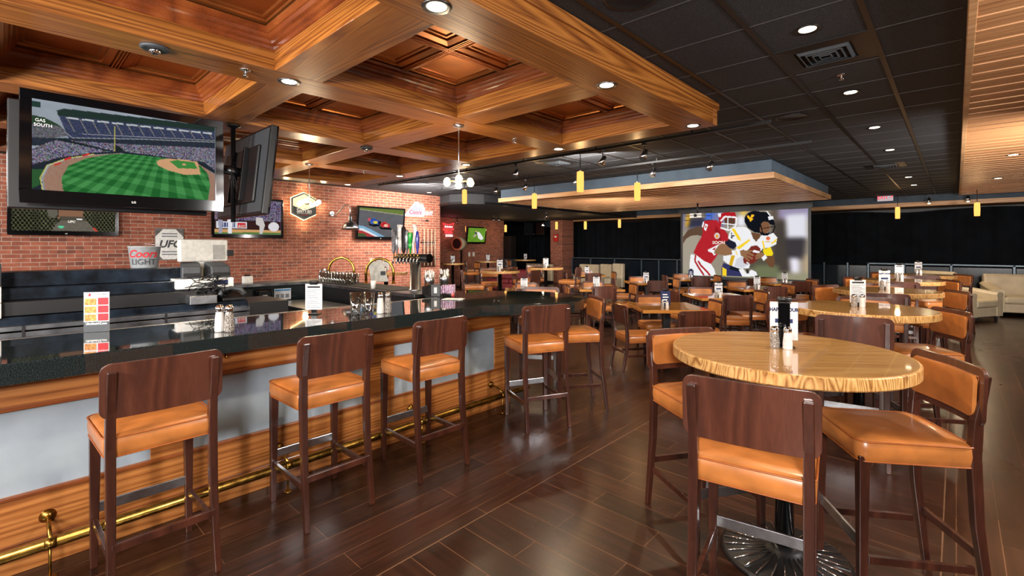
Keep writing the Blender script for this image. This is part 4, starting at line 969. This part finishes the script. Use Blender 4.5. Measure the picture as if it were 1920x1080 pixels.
MB().plate([(-.46,-.17),(-.02,.25),(.06,.16),(.12,.2),(.22,.06),(.2,-.17)], .03, .05).build('backing', M['lgrey'], nm)
MB().tube([(x,.02,z) for x, z in [(-.46,-.17),(-.1,.22),(-.02,.1),(.06,.17),(.2,-.02),(.12,-.17),(-.46,-.17)]], .011, 6).build('mountain_tube', NW, nm)
MB().plate([(-.42,-.15),(-.1,.17),(-.02,.05),(.06,.12),(.16,-.02),(.1,-.15)], .024, .028).build('glow_plate', emis('white_plate', (236,238,250), .8), nm)
text('Coors', .16, NR, nm, (-.12,.01,-.07), shear=.2); text('LIGHT', .15, NW, nm, (.3,.02,-.08), sx=.9, bold=.003)
MB().box(.26,.31,.0,.05,-.3,-.26).build('transformer', M['black'], nm)
point((-10.7, 7.9, 2.55), (.9,.92,1), 3, .15)
nb = thing('neon_sign', 'red neon bow-tie beer sign on the far brick wall', 'neon sign', (-15.22, 12.5, 2.3), PI/2)
MB().tube([(x,0,z) for x, z in [(-.3,.26),(0,.2),(.3,.28),(.2,.14),(.27,.0),(0,.06),(-.27,.0),(-.2,.12)]], .014, 6, closed=True).build('bow_tie_tube', NR, nb)
text('Budweiser', .11, NRW, nb, (0,-.01,.13), shear=.2, sx=.9, bold=.003); text('BAR & GRILL', .12, NR, nb, (0,-.01,-.1), sx=.62, bold=.004); text('BURGERS', .13, NRW, nb, (.03,-.01,-.24), sx=.7, bold=.004)
for z_ in (-.1,.12): MB().box(-.24,.24,.03,.04,z_,z_+.03).build('mount_bar', M['black'], nb)
point((-15.05,12.5,2.3), (1,.2,.2), 4, .15)
# gooseneck barn lamp
bl = thing('gooseneck_wall_lamp', 'brushed metal barn lamp on a curved arm on the brick wall', 'wall lamp', (-10.88, 5.36, 2.39))
MB().tube([(0,0,0),(.03,0,0)], .055, 18).build('wall_plate', M['steel'], bl)
MB().tube([(.02,0,0),(.14,.03,-.03),(.26,.08,.06),(.36,.14,.2),(.44,.2,.2),(.47,.22,.1),(.48,.225,-.08)], .013, 10).build('arm', M['steel'], bl)
MB().lathe([(.03,0),(.04,-.02),(.045,-.12),(.07,-.14),(.13,-.17),(.19,-.25),(.205,-.33),(.2,-.33),(.18,-.25),(.12,-.18),(.03,-.15)], (.48,.225,-.06), 30).build('shade', M['steel'], bl)
MB().lathe([(0,-.29),(.04,-.27),(.045,-.23),(.02,-.18),(0,-.18)], (.48,.225,-.06), 14).build('bulb', M['bulb'], bl)
spot((-10.4, 5.585, 2.08), WARM, 60, R(150), .4, .05)
# cue rack
cr = thing('cue_rack', 'wall rack of pool cues at the end of the brick wall', 'rack', (-10.87, 8.2, 1.05), PI/2)
MB().box(-.25,.25,0,.05,.0,.04).box(-.25,.25,0,.05,.66,.7).build('rack_rail', M['chair'], cr)
MB().box(-.25,.25,-.005,.0,.0,.3).build('lower_board', M['chair'], cr)
for k in range(8): MB().tube([(-.22+.062*k,-.03,.02),(-.22+.062*k,-.03,1.06)], .011, 8, r1=.006).build('cue', M['cream'] if k % 2 else M['ply'], cr)
# drum fan, wall plates, alarm
df = thing('drum_fan', 'cream drum fan with a dark red centre on a black pole', 'fan', (-14.5, 12.6, 0))
q = onX(865, 457, -14.5); df.location = (q.x, q.y, 0); ROOTM[df.name] = Matrix.Translation(df.location)
dr = Vector((.25, -1, 0)).normalized()
MB().tube([Vector((0,0,q.z))-dr*.0, Vector((0,0,q.z))+dr*.3], .26, 30).build('drum', M['cream'], df)
MB().tube([Vector((0,0,q.z))+dr*.3, Vector((0,0,q.z))+dr*.31], .25, 30).build('rim', plain('orange_red_rim', (236,110,70), .5), df)
MB().tube([Vector((0,0,q.z))+dr*.312, Vector((0,0,q.z))+dr*.32], .2, 26).build('grille', plain('dark_red_grille', (60,16,20), .5), df)
MB().box(-.03,.03,-.03,.03,0,q.z-.2).box(-.25,.25,-.25,.25,0,.03).build('stand', M['black'], df)
for k, yy in enumerate((13.7, 13.95)):
    t = thing('wall_plate', 'small white wall plate under the tilted green screen, %s one' % ('left','right')[k], 'wall plate', (-15.29, yy, 1.28), PI/2); MB().box(-.06,.06,-.01,0,-.09,.09).build('cover', M['white'], t, .003)
al = thing('fire_alarm', 'red fire alarm box on the brick pillar', 'fire alarm', (-13.2, 17.08, 2.0)); MB().box(-.12,.12,-.06,0,-.16,.16).build('housing', M['redg'], al, .01); MB().box(-.05,.05,-.065,-.06,.02,.1).build('strobe', M['white'], al)
a = onX(949, 480, -15.0)+Vector((.1,.25,0)); sp_ = thing('tall_speaker', 'tall black speaker cabinet beside the far brick wall end', 'speaker', (a.x-.1, a.y, 0)); MB().box(-.25,.25,-.2,.2,0,1.05).build('lower_cabinet', M['dgrey'], sp_, .01); MB().box(-.22,.22,-.2,.2,1.05,2.1).build('upper_cabinet', M['black'], sp_, .01)
#PART5
# ------------------------------------------------------------------ behind the bar
bb = thing('back_bar', 'black stepped bottle shelf unit with a grooved steel front behind the counter', 'back bar', (-5.3, -.5, 0))
MB().box(-5.65,-5.33,-2.2,1.2,1.29,1.405).build('step', plain('scuffed_blue_black_steel', (30,38,48), .22, .4, noise=.5, nscale=8), bb, .004, world=True)
SB = bpy.data.materials['scuffed_blue_black_steel']
MB().box(-5.65,-5.18,-2.2,1.195,1.2,1.288).build('step', SB, bb, .004, world=True)
MB().box(-5.65,-5.03,-2.2,1.205,1.095,1.199).build('step', M['black'], bb, .003, world=True)
MB().box(-5.65,-5.0,-2.2,1.62,.0,1.09).build('cabinet', SB, bb, .003, world=True)
m = MB()
for z0, z1 in ((.8,.88),(.89,.935),(.945,.985),(.995,1.03)): m.box(-5.0,-4.93-.02*(z0<.9),-2.2,1.62,z0,z1)
m.build('grooved_front', M['dsteel'], bb, .003, world=True)
for y in (.1, .95): MB().box(-4.94,-4.915,y,y+.015,.95,1.03).build('latch', M['black'], bb, world=True)
MB().box(-5.6,-4.99,1.62,2.0,0,1.06).build('end_cabinet', M['black'], bb, .004, world=True)
ps0 = [('drawer_unit', M['white'], -.5, .02, 1.09, 1.2, 'upper'), ('drawer_unit', M['white'], -.5, .02, 1.205, 1.315, 'upper')]
for k, (z0, z1) in enumerate(((1.091,1.2),(1.203,1.315))):
    t = thing('drawer_box', 'white plastic drawer box at the left edge of the photo, %s one' % ('lower','upper')[k], 'box', (-4.98,-.22,z0), 0, 'white drawer boxes')
    MB().box(-.2,.05,-.3,.22,0,z1-z0).build('casing', M['white'], t, .006); MB().box(.05,.056,-.28,.19,.015,z1-z0-.015).build('drawer_front', M['lgrey'], t, .004)
for o_ in [q for q in COL.objects if q.name.startswith('drawer_box')]: o_.location.x = -4.99
t = thing('receipt_printer', 'dark receipt printer on the white drawer boxes at the left edge', 'printer', (-5.05,-.2,1.317)); MB().box(-.14,.1,-.2,.2,0,.16).build('body', M['dgrey'], t, .01); MB().box(.1,.104,.1,.14,.05,.07).build('badge', M['white'], t)
bk = onX(271, 500, -5.48); t = thing('beer_bucket', 'galvanised beer bucket with red and grey lettering on the stepped shelf', 'bucket', (-5.48, bk.y, 1.407), PI/2-.25)
MB().lathe([(.095,0),(.1,.004),(.122,.19),(.127,.192),(.127,.198),(.119,.198),(.097,.01),(0,.01)], n=36).build('pail', M['galv'], t)
MB().tube([(.125*math.cos(a_),.125*math.sin(a_)*1.0,.19+.03*math.sin(a_)) for a_ in [R(x) for x in range(0,181,12)]], .003, 6).build('bail_handle', M['steel'], t)
def wrap(o_, r0, r1, h):
    for v in o_.data.vertices:
        r_ = r0+(r1-r0)*v.co.z/h+.0015+(-v.co.y if abs(v.co.y) < .01 else 0); a_ = v.co.x/r_; v.co.x = r_*math.sin(a_); v.co.y = -r_*math.cos(a_)
w1 = text('Coors', .095, M['red'], t, (-.01,0,.128), shear=.35, bold=.002); w2 = text('LIGHT', .07, M['dgrey'], t, (.0,0,.055), bold=.001)
for w_ in (w1, w2): wrap(w_, .1, .123, .19)
# register corner
t = thing('computer_box', 'long white computer case under the printers on the bar', 'computer', (-5.2,1.33,1.092)); MB().box(-.16,.1,-.26,.2,.125,.215).build('case', M['white'], t, .005); MB().box(-.16,.05,-.26,.2,0,.125).build('riser', M['black'], t); MB().box(.1,.103,.03,.15,.15,.195).build('sticker', M['navy'], t)
t = thing('register_monitor', 'back of a pale grey point of sale monitor above the printers', 'monitor', (-5.3,1.34,1.31), R(98))
MB().box(-.22,.2,-.02,.05,.15,.36).box(-.07,.07,-.0,.07,0,.16).build('casing', M['lgrey'], t, .012, ); MB().box(.06,.17,-.024,-.02,.17,.31).build('vent_panel', plain('mid_grey_vent', (150,150,146), .5), t); MB().box(.19,.25,-.03,.0,.2,.26).build('card_reader', M['black'], t, .004)
for k, (y, wd, lb) in enumerate(((1.2,.15,'left'), (1.42,.17,'right'))):
    t = thing('receipt_printer', 'dark grey receipt printer on the white computer case, the %s one' % lb, 'printer', (-5.2,y,1.309), R(90+(6 if k else -8)), 'receipt printers on the white case')
    MB().add([(-wd/2,-.09,0),(wd/2,-.09,0),(wd/2,.1,0),(-wd/2,.1,0),(-wd/2,-.07,.11),(wd/2,-.07,.11),(wd/2,.1,.15),(-wd/2,.1,.15)], [(0,3,2,1),(4,5,6,7),(0,1,5,4),(1,2,6,5),(2,3,7,6),(3,0,4,7)]).build('body', M['dgrey'], t, .012)
    MB().box(-wd/2+.01,wd/2-.01,-.096,-.088,.02,.05).build('paper_slot', M['black'], t)
t = thing('till_drawer', 'silver cash drawer box beside the tangle of cables', 'cash drawer', (-5.06,1.28,1.092), PI/2); MB().box(-.1,.11,-.12,.05,0,.075).build('case', M['steel'], t, .004)
t.location = (-5.0, 1.22, 1.092)
t = thing('desk_telephone', 'black desk telephone beside the silver cash drawer', 'telephone', (-5.06,1.5,1.092), PI/2)
MB().add([(-.1,-.08,0),(.1,-.08,0),(.1,.1,0),(-.1,.1,0),(-.1,-.08,.03),(.1,-.08,.03),(.09,.1,.08),(-.09,.1,.08)], [(0,3,2,1),(4,5,6,7),(0,1,5,4),(1,2,6,5),(2,3,7,6),(3,0,4,7)]).build('base', M['black'], t, .01)
MB().tube([(-.11,-.03,.05),(-.08,.0,.1),(0,.02,.115),(.08,.0,.1),(.11,-.03,.05)], .02, 10).build('handset', M['dgrey'], t)
m = MB(); rnd = random.Random(5)
for k in range(16):
    p = [(-5.08+rnd.uniform(-.05,.06), 1.12+rnd.uniform(0,.35), 1.1+rnd.uniform(0,.24)) for _ in range(5)]; q = []
    for i in range(4):
        for t_ in (0,.33,.66): q.append(Vector(p[i]).lerp(Vector(p[i+1]), t_)+Vector((0,0,.02*math.sin(t_*3))))
    m.tube(q, .0035, 5)
tag(m.build('cable_tangle', M['black']), 'tangle of black cables hanging in front of the white computer case', 'cables')
# far ledge of the bar island
fl = thing('bar_ledge', 'far granite-faced bar ledge with a steel top under the brick wall', 'counter', (-7.6, .5, 0))
MB().box(-7.75,-7.35,-2.6,3.7,0,1.03).build('body', M['granite'], fl, world=True); MB().box(-7.78,-7.3,-2.6,3.72,1.03,1.07).build('steel_top', M['dsteel'], fl, .004, world=True)
sd = thing('soap_dispenser', 'black wall dispenser on the far ledge face', 'dispenser', (-7.35, 2.58, .86), PI/2); MB().box(-.11,.11,-.1,0,-.13,.13).build('body', M['gloss'], sd, .03, seg=4); MB().box(-.03,.03,-.105,-.1,.02,.05).build('label_plate', M['lgrey'], sd)
nt = thing('hand_washing_notice', 'white and blue notice on the far ledge face', 'notice', (-7.345, 2.86, .89), PI/2); MB().box(-.12,.12,-.004,0,-.075,.09).build('card', M['paper'], nt); MB().box(-.11,.11,-.006,-.004,.055,.08).build('banner', plain('notice_blue', (60,130,180), .6), nt)
for k in range(3): MB().box(-.1+.07*k,-.05+.07*k,-.006,-.004,-.05,.01).build('pictogram', M['inkgrey'], nt)
t = thing('snack_box', 'small white box on the far ledge against the bricks', 'box', (-7.6, 2.46, 1.071), PI/2); MB().box(-.06,.06,-.05,.05,0,.1).build('carton', M['white'], t, .003); MB().box(-.03,.03,-.03,.03,.1,.125).build('cap', M['black'], t)
# cross arm with glasses, brass rails and tap tower
arm = thing('service_counter', 'dark steel service counter crossing behind the bar', 'counter', (-5.7, 3.45, 0))
MB().box(-7.3,-4.5,3.2,3.75,1.02,1.06).build('steel_top', M['dsteel'], arm, .004, world=True); MB().box(-7.28,-4.62,3.3,3.72,.1,1.02).build('cabinet', M['black'], arm, world=True)
MB().box(-7.1,-5.0,3.26,3.7,1.06,1.068).build('drain_mat', plain('black_rubber_mat', (26,26,28), .7), arm, world=True)
t = thing('under_bar_sink', 'steel sink and work shelf between the counters', 'sink', (-6.2, 2.9, 0)); MB().box(-.9,1.0,-.3,.3,.78,.82).box(-.9,1.0,-.3,-.27,.6,.8).build('shelf', M['steel'], t, .004); MB().box(-.85,-.8,-.25,.25,0,.78).box(.9,.95,-.25,.25,0,.78).build('leg_frame', M['steel'], t)
pg = None
def pint(x, y, z, label, group, s=1, flip=False):
    global pg
    if pg is None:
        t = thing('pint_glass', label, 'glass', (x,y,z), 0, group)
        MB().lathe([(.029,0),(.03,.002),(.043,.15),(.0405,.15),(.028,.012),(0,.012)], n=16).build('glass_body', M['glass'], t); pg = t; return t
    return dup(pg, (x,y,z), 0, label, group)
for r_ in range(3):
    for c_ in range(9):
        x = -6.98+.085*c_; y = 3.3+.09*r_; pint(x+rnd.uniform(-.004,.004), y, 1.069, 'clear pint glass packed in the glass rack beside the near brass arch', 'pint glasses in the rack', 1)
for n_, (px, py, lb) in enumerate(((667,590,'leftmost of three'), (692,589,'middle of three, taller stack'), (684,581,'shorter, between the other two'))):
    d_ = FPX*.53/(py-CY); r_ = (px-CX)/FPX*d_; x, y = r_*CT-d_*ST, r_*ST+d_*CT
    t = pint(x, y, 1.071, 'clear glass on the granite left of the salt shaker, ' + lb, 'glasses on the granite counter')
    t.scale = (1.1,1.1,1.15) if n_ < 2 else (.8,.8,.6)
def arch(x, y, w, h, rz, label):
    t = thing('brass_rail_arch', label, 'rail', (x, y, 1.06), rz, 'brass arches on the service counter')
    MB().tube([(-w/2,0,0),(-w/2,0,h-w/2)]+[(-w/2*math.cos(a_),0,h-w/2+w/2*math.sin(a_)) for a_ in [R(q) for q in range(15,180,15)]]+[(w/2,0,h-w/2),(w/2,0,0)], .019, 14).build('tube', M['brassb'], t)
    for s_ in (-1,1): MB().lathe([(.035,0),(.035,.01),(.02,.015),(0,.015)], (s_*w/2,0,0), 16).build('flange', M['brassb'], t)
def onZ(px, py, z=1.07):
    d_ = FPX*(EYE-z)/(py-CY); r_ = (px-CX)/FPX*d_; return r_*CT-d_*ST, r_*ST+d_*CT
x, y = onZ(712, 531); arch(x, y, .40, .37, TH, 'polished brass arch beside the beer taps, the nearer one')
x, y = onZ(640, 526); arch(x, y, .40, .37, TH, 'polished brass arch behind the rack of glasses')
t = thing('hand_sprayer', 'chrome bar gun coiled at the left end of the glass rack', 'bar gun', (-7.15,3.4,1.06), TH); MB().tube([(.09*math.cos(a_)*.8,0,.1+.09*math.sin(a_)) for a_ in [R(q) for q in range(0,360,20)]], .018, 8, closed=True).build('coil', M['chrome'], t); MB().tube([(0,0,.0),(0,0,.06)], .03).build('holder', M['black'], t)
# second register
x, y = onZ(716, 527); t = thing('register_terminal', 'white slanted register terminal behind the near brass arch', 'register', (x+.02, y-.06, 1.069), TH+.3)
MB().add([(-.12,-.1,0),(.14,-.1,0),(.14,.12,0),(-.12,.12,0),(-.16,-.02,.3),(.05,-.02,.3),(.05,.12,.3),(-.16,.12,.3)], [(0,3,2,1),(4,5,6,7),(0,1,5,4),(1,2,6,5),(2,3,7,6),(3,0,4,7)]).build('body', M['lgrey'], t, .008)
MB().box(-.14,-.06,-.0,.06,.3,.36).box(-.04,.04,0,.06,.3,.36).build('receipt_roll', M['paper'], t, .004); MB().box(.02,.09,-.085,-.05,.1,.16).build('reader', M['black'], t)
x, y = onZ(700, 541); t = thing('paper_cup', 'small white cup on the service counter inside the near brass arch', 'cup', (x, y, 1.069)); MB().lathe([(.028,0),(.036,.1),(.033,.1),(.026,.004),(0,.004)], n=18).build('cup_wall', M['white'], t)
# beer tower
x, y = onZ(779, 543); tw = thing('beer_tower', 'chrome draught beer tower with a black crossbar of tap handles', 'beer tower', (x, y, 1.061), .12)
MB().lathe([(.085,0),(.085,.012),(.068,.016),(.066,.36),(0,.36)], n=30).build('column', M['steel'], tw)
MB().tube([(-.32,0,.40),(.24,0,.40)], .052, 24).build('crossbar', M['black'], tw, .006); MB().tube([(.24,0,.40),(.25,0,.40)], .056, 24).build('end_cap', M['gloss'], tw)
hs = [(.30,'tapgrey',.03,0),(.24,'tapgrey',.026,1),(.36,'salt',.034,2),(.33,'black',.028,0),(.3,'tapgrey',.03,1),(.26,'green',.03,2),(.36,'salt',.026,3),(.28,'cobalt',.024,1)]
for i, (h_, c_, r_, st_) in enumerate(hs):
    xx = -.29+.062*i
    f = MB().tube([(xx,-.04,.41),(xx,-.1,.4),(xx,-.115,.33)], .011, 8).build('faucet', M['chrome'], tw); MB().tube([(xx,-.09,.4),(xx,-.1,.46)], .008, 8).build('lever', M['brass'], f)
    if st_ == 0: hm = MB().post([(xx,-.1,.46,.022,.02),(xx,-.1,.5,r_*1.6,.026),(xx,-.1,.46+h_*.9,r_*2,.03),(xx,-.1,.46+h_,r_*1.2,.02)])
    elif st_ == 1: hm = MB().lathe([(.01,0),(.014,.05),(r_*.8,.08),(r_,h_*.7),(r_*.6,h_*.95),(0,h_)], (xx,-.1,.455), 14)
    elif st_ == 2: hm = MB().lathe([(.01,0),(.014,.06),(r_,.09),(r_,h_*.45),(r_*.6,h_*.52),(r_,h_*.58),(r_*1.05,h_),(0,h_)], (xx,-.1,.455), 14)
    else: hm = MB().tube([(xx,-.1,.46),(xx-.01,-.1,.56),(xx+.02,-.1,.68),(xx+.03,-.1,.76),(xx+.0,-.1,.8)], .014, 12, r1=.032)
    hm.build('tap_handle', M[c_], tw, .003)['label'] = ('silver','silver','white','black','silver','green','white curved','blue')[i] + ' tap handle'
# straw cups, caddy, sweetener box, papers
for n_, (px, py, lb) in enumerate(((805,552,'left'),(833,549,'right'))):
    x, y = onZ(px, py); t = thing('straw_cup', 'steel cup stuffed with wrapped straws beyond the beer tower, the %s one' % lb, 'cup', (x, y, 1.071), 0, 'straw cups on the granite')
    MB().box(-.07,.07,-.05,.05,0,.09).build('caddy', M['black'], t, .004); MB().lathe([(.05,.09),(.062,.22),(.058,.22),(.05,.1),(0,.1)], n=18).build('cup_wall', M['steel'], t)
    m = MB()
    for q in range(22):
        a_ = rnd.uniform(0,6.28); r_ = rnd.uniform(0,.045); m.tube([(r_*math.cos(a_),r_*math.sin(a_),.1),(r_*1.6*math.cos(a_),r_*1.6*math.sin(a_),.26+rnd.uniform(-.02,.02))], .005, 6)
    o_ = m.build('straws', M['paper'], t); o_['kind'] = 'stuff'
x, y = onZ(838, 556); t = thing('sweetener_holder', 'clear holder full of pink and white sweetener packets on the granite', 'holder', (x, y, 1.071), TH); MB().box(-.09,.09,-.04,.04,0,.035).build('tray', M['glass'], t); 
m = MB()
for q in range(24): m.cbox((-.08+.007*q, rnd.uniform(-.01,.01), .075+rnd.uniform(-.005,.012)), (.004,.06,.085), rnd.uniform(-.2,.2))
m.build('packets', M['pinks'], t)['kind'] = 'stuff'
x, y = onZ(818, 556); t = thing('napkin_caddy', 'black napkin caddy beside the sweetener holder', 'napkin holder', (x, y, 1.071), TH); MB().box(-.05,.05,-.05,.05,0,.13).build('shell', M['black'], t, .004); MB().box(-.015,.015,-.053,-.05,.04,.1).build('logo_plate', M['lgrey'], t)
x, y = onZ(850, 561); m = MB().cbox((x,y,1.0725), (.2,.13,.003), .5).cbox((x+.03,y-.02,1.0755), (.18,.12,.003), .9); tag(m.build('paper_napkins', M['paper']), 'loose white paper napkins on the granite beside the sweetener holder', 'napkins')
# things on the granite nearest the camera
sh_s = [q for q in COL.objects if q.name == 'salt_shaker'][0]; sh_p = [q for q in COL.objects if q.name == 'pepper_shaker'][0]
for px, py, src, lb in ((412,622,sh_s,'tall salt shaker on the granite between the first two bar stools'), (430,622,sh_p,'tall glass pepper shaker on the granite between the first two bar stools'), (713,588,sh_s,'tall salt shaker on the granite right of the clear glasses'), (727,587,sh_p,'tall pepper shaker on the granite right of the clear glasses')):
    x, y = onZ(px, py); d_ = dup(src, (x, y, 1.0715), 0, lb, 'tall shakers on the granite counter'); d_.scale = (1.25,1.25,1.45)
x, y = onZ(187, 622); t = thing('menu_board', 'tall food menu card with red blocks standing on the granite', 'menu', (-3.915, .405, 1.0715), TH+.35)
MB().box(-.073,.073,-.002,.002,0,.215).build('card', M['paper'], t); MB().box(-.073,.073,-.003,-.002,0,.055).build('footer', M['dgrey'], t)
for k in range(3): MB().box(.008,.068,-.0035,-.002,.06+.043*k,.098+.043*k).build('red_block', M['red'], t); MB().box(-.068,-.002,-.0035,-.002,.06+.043*k,.095+.043*k).build('food_photo', M['tan_mdf'], t)
text('UltraSteakAZ.com', .016, M['white'], t, (0,-.004,.045), bold=.0004, depth=.001); MB().plate([(-.05,.2),(-.042,.206),(-.04,.214),(-.036,.206),(-.028,.205),(-.035,.199),(-.033,.19),(-.04,.196),(-.047,.19),(-.045,.198)], -.003, -.002).build('star_logo', M['red'], t)
text('FOOD MENU', .011, M['inkgrey'], t, (.03,-.003,.203), depth=.001)
x, y = onZ(589, 589); t = menu_stand(x, y, 1.0715, TH, 'clipped white menu card on the granite above the second bar stool', 'menu stands on the tables', 1)
# ------------------------------------------------------------------ lounge seating
def sofa(name, label, x, y, rz, w, d, h, mat, group=None, arms=True, legs=True):
    """faces local -y"""
    t = thing(name, label, 'sofa', (x, y, 0), rz, group)
    MB().box(-w/2+.02,w/2-.02,-d/2+.04,d/2-.02,.1,.3).build('base', mat, t, .02)
    n = 1 if w < 1.2 else 2; ww = (w-.36)/n if arms else w/n
    for k in range(n): MB().box(-ww*n/2+ww*k+.005,-ww*n/2+ww*(k+1)-.005,-d/2,d/2-.22,.3,.46).build('seat_cushion', mat, t, .05, seg=4)
    bm_ = MB()
    pr = [(d/2-.24,.28),(d/2-.18,.6),(d/2-.14,h-.06),(d/2-.06,h),(d/2+.02,h-.03),(d/2+.05,h-.12),(d/2-.0,h-.3),(d/2,.12)]
    hw = w/2-.05; bm_.add([(-hw,a_,b_) for a_, b_ in pr]+[(hw,a_,b_) for a_, b_ in pr], [tuple(range(8))[::-1], tuple(range(8,16))]+[(i,(i+1)%8,8+(i+1)%8,8+i) for i in range(8)])
    bm_.build('back', mat, t, .03, seg=4)
    if arms:
        for s_ in (-1,1):
            c = s_*(w/2-.1); A = []
            for yy in (-d/2+.02,-d/2+.1,d/2-.25,d/2-.05):
                hh = .6+.16*max(0,(yy+d/2-.1)/d) ; A.append([(c-.1,yy,.1),(c+.1,yy,.1),(c+.1,yy,hh-.08),(c+.12,yy,hh-.03),(c+.07,yy,hh+.02),(c-.07,yy,hh+.02),(c-.12,yy,hh-.03),(c-.1,yy,hh-.08)])
            MB().loft(A, True, True).build('arm', mat, t, .01)
    for sx in (-1,1):
        for sy in (-1,1): MB().post([(sx*(w/2-.1),sy*(d/2-.1),0,.04,.04),(sx*(w/2-.1),sy*(d/2-.1),.11,.06,.06)]).build('leg', M['dsteel'], t)
    return t
sofa('lounge_sofa', 'cream leather sofa seen from its side beyond the right round tables', .02, 12.0 +2.6, R(62), 1.1, 1.1, .86, M['cream'], 'cream sofas at the far right')
sofa('lounge_sofa', 'cream leather sofa facing the room, cut by the right edge of the photo', 1.55, 16.3, R(12), 2.1, 1.0, .95, M['cream'], 'cream sofas at the far right')
sofa('lounge_sofa', 'cream sofa back just showing behind the farthest round table stools', -.62, 16.3, R(-40), 1.0, .9, .98, M['cream'], 'cream sofas at the far right')
def booth(px0, px1, py, Y, label, rz=0, d=.5):
    a, b_ = onY(px0, py, Y), onY(px1, py, Y); w = b_.x-a.x; t = thing('booth_seat', label, 'booth', ((a.x+b_.x)/2, Y, 0), rz, 'cream booths at the railing')
    MB().box(-w/2,w/2,0,.16,.1,a.z).build('high_back', M['cream'], t, .03, seg=3); MB().box(-w/2+.03,w/2-.03,-d,.0,.12,.45).build('seat', M['cream'], t, .03)
    MB().box(-w/2+.02,w/2-.02,-d+.05,.14,0,.11).build('plinth', M['black'], t); return t
booth(1086, 1122, 495, 16.6, 'cream high-backed booth right of the brick pillar, left unit'); booth(1124, 1146, 495, 16.2, 'grey-cream high-backed booth in the middle of the group', R(-8)); booth(1147, 1168, 494, 15.6, 'cream high-backed booth at the right end of the group', R(-10))
sp2 = booth(985, 1034, 494, 16.4, 'striped cream booth between the brick pillar and the dark screen')
a = onY(985,494,16.4); b_ = onY(1034,494,16.4); w_ = b_.x-a.x
for k in range(5): MB().box(-w_*.3+k*w_*.13,-w_*.3+k*w_*.13+.035,-.006,0,.5,a.z-.03).build('stripe', M['dgrey'], sp2)
q = onY(962, 520, 12.6); sofa('lounge_sofa', 'maroon sofa behind the round table beyond the beer tower', q.x, 12.6, R(20), 1.7, .9, .78, M['maroon'])
#END5

_mb = [q for q in COL.objects if q.name == 'menu_board'][0]; _mb.scale = (.88, 1, 1.15)
# ------------------------------------------------------------------ light
w = bpy.data.worlds.new('world'); S.world = w; w.use_nodes = True; w.node_tree.nodes['Background'].inputs[0].default_value = (.9,.92,1,1); w.node_tree.nodes['Background'].inputs[1].default_value = .05
def area(loc, tgt, size, e, col=(1,1,1)):
    l = bpy.data.lights.new('strobe', 'AREA'); l.energy = e; l.size = size; l.color = col  # front flashes plus added fill lamps that are no fittings of the room
    o = bpy.data.objects.new('strobe', l); COL.objects.link(o); o.location = loc; o.rotation_euler = (Vector(tgt)-Vector(loc)).to_track_quat('-Z','Y').to_euler(); return o
area((.9,-1.2,2.1), (-3.2,3.6,1.3), .5, 120, (1,.97,.94))
area((2.2,3.6,2.5), (-3.3,2.6,.8), .4, 85, (1,.97,.94))
area((-2.2,-1.8,2.0), (-5.4,3.5,2.6), .6, 95, (1,.95,.91))
area((-4.2,-3.2,2.0), (-9.0,4.0,1.6), .6, 200, (1,.95,.91))
area((-9.2,7.9,2.7), (-11,3.0,1.5), .5, 28, (1,.95,.9))
area((-8.2,-3.0,2.6), (-11,3.0,1.4), .6, 90, (1,.95,.9))  # added fill to brighten the brick wall
area((-4.2,6.2,2.9), (-6.5,11.5,.6), 1.0, 130, (1,.95,.88))
area((-9.0,6.5,2.7), (-14.0,13,1.2), .8, 150, (1,.93,.86))
area((1.6,7.5,1.9), (-3,17.7,2.7), .5, 150, (1,.95,.9))  # added fill for the far soffit and sofas
area((-6.0,9.6,1.9), (-10,17.7,2.4), .4, 60, (1,.95,.9))
area((1.5,-2.5,2.7), (-.5,9,1.0), .8, 130, (1,.93,.85))
S.view_settings.view_transform = 'Standard'; S.view_settings.look = 'None'; S.view_settings.gamma = 1; S.view_settings.use_curve_mapping = False
S.view_settings.exposure = 0.45
S.render.film_transparent = False
c = S.cycles; c.use_denoising = True; c.max_bounces = 7; c.diffuse_bounces = 4; c.glossy_bounces = 4; c.transmission_bounces = 6; c.caustics_reflective = False; c.caustics_refractive = False; c.sample_clamp_indirect = 6; c.sample_clamp_direct = 0
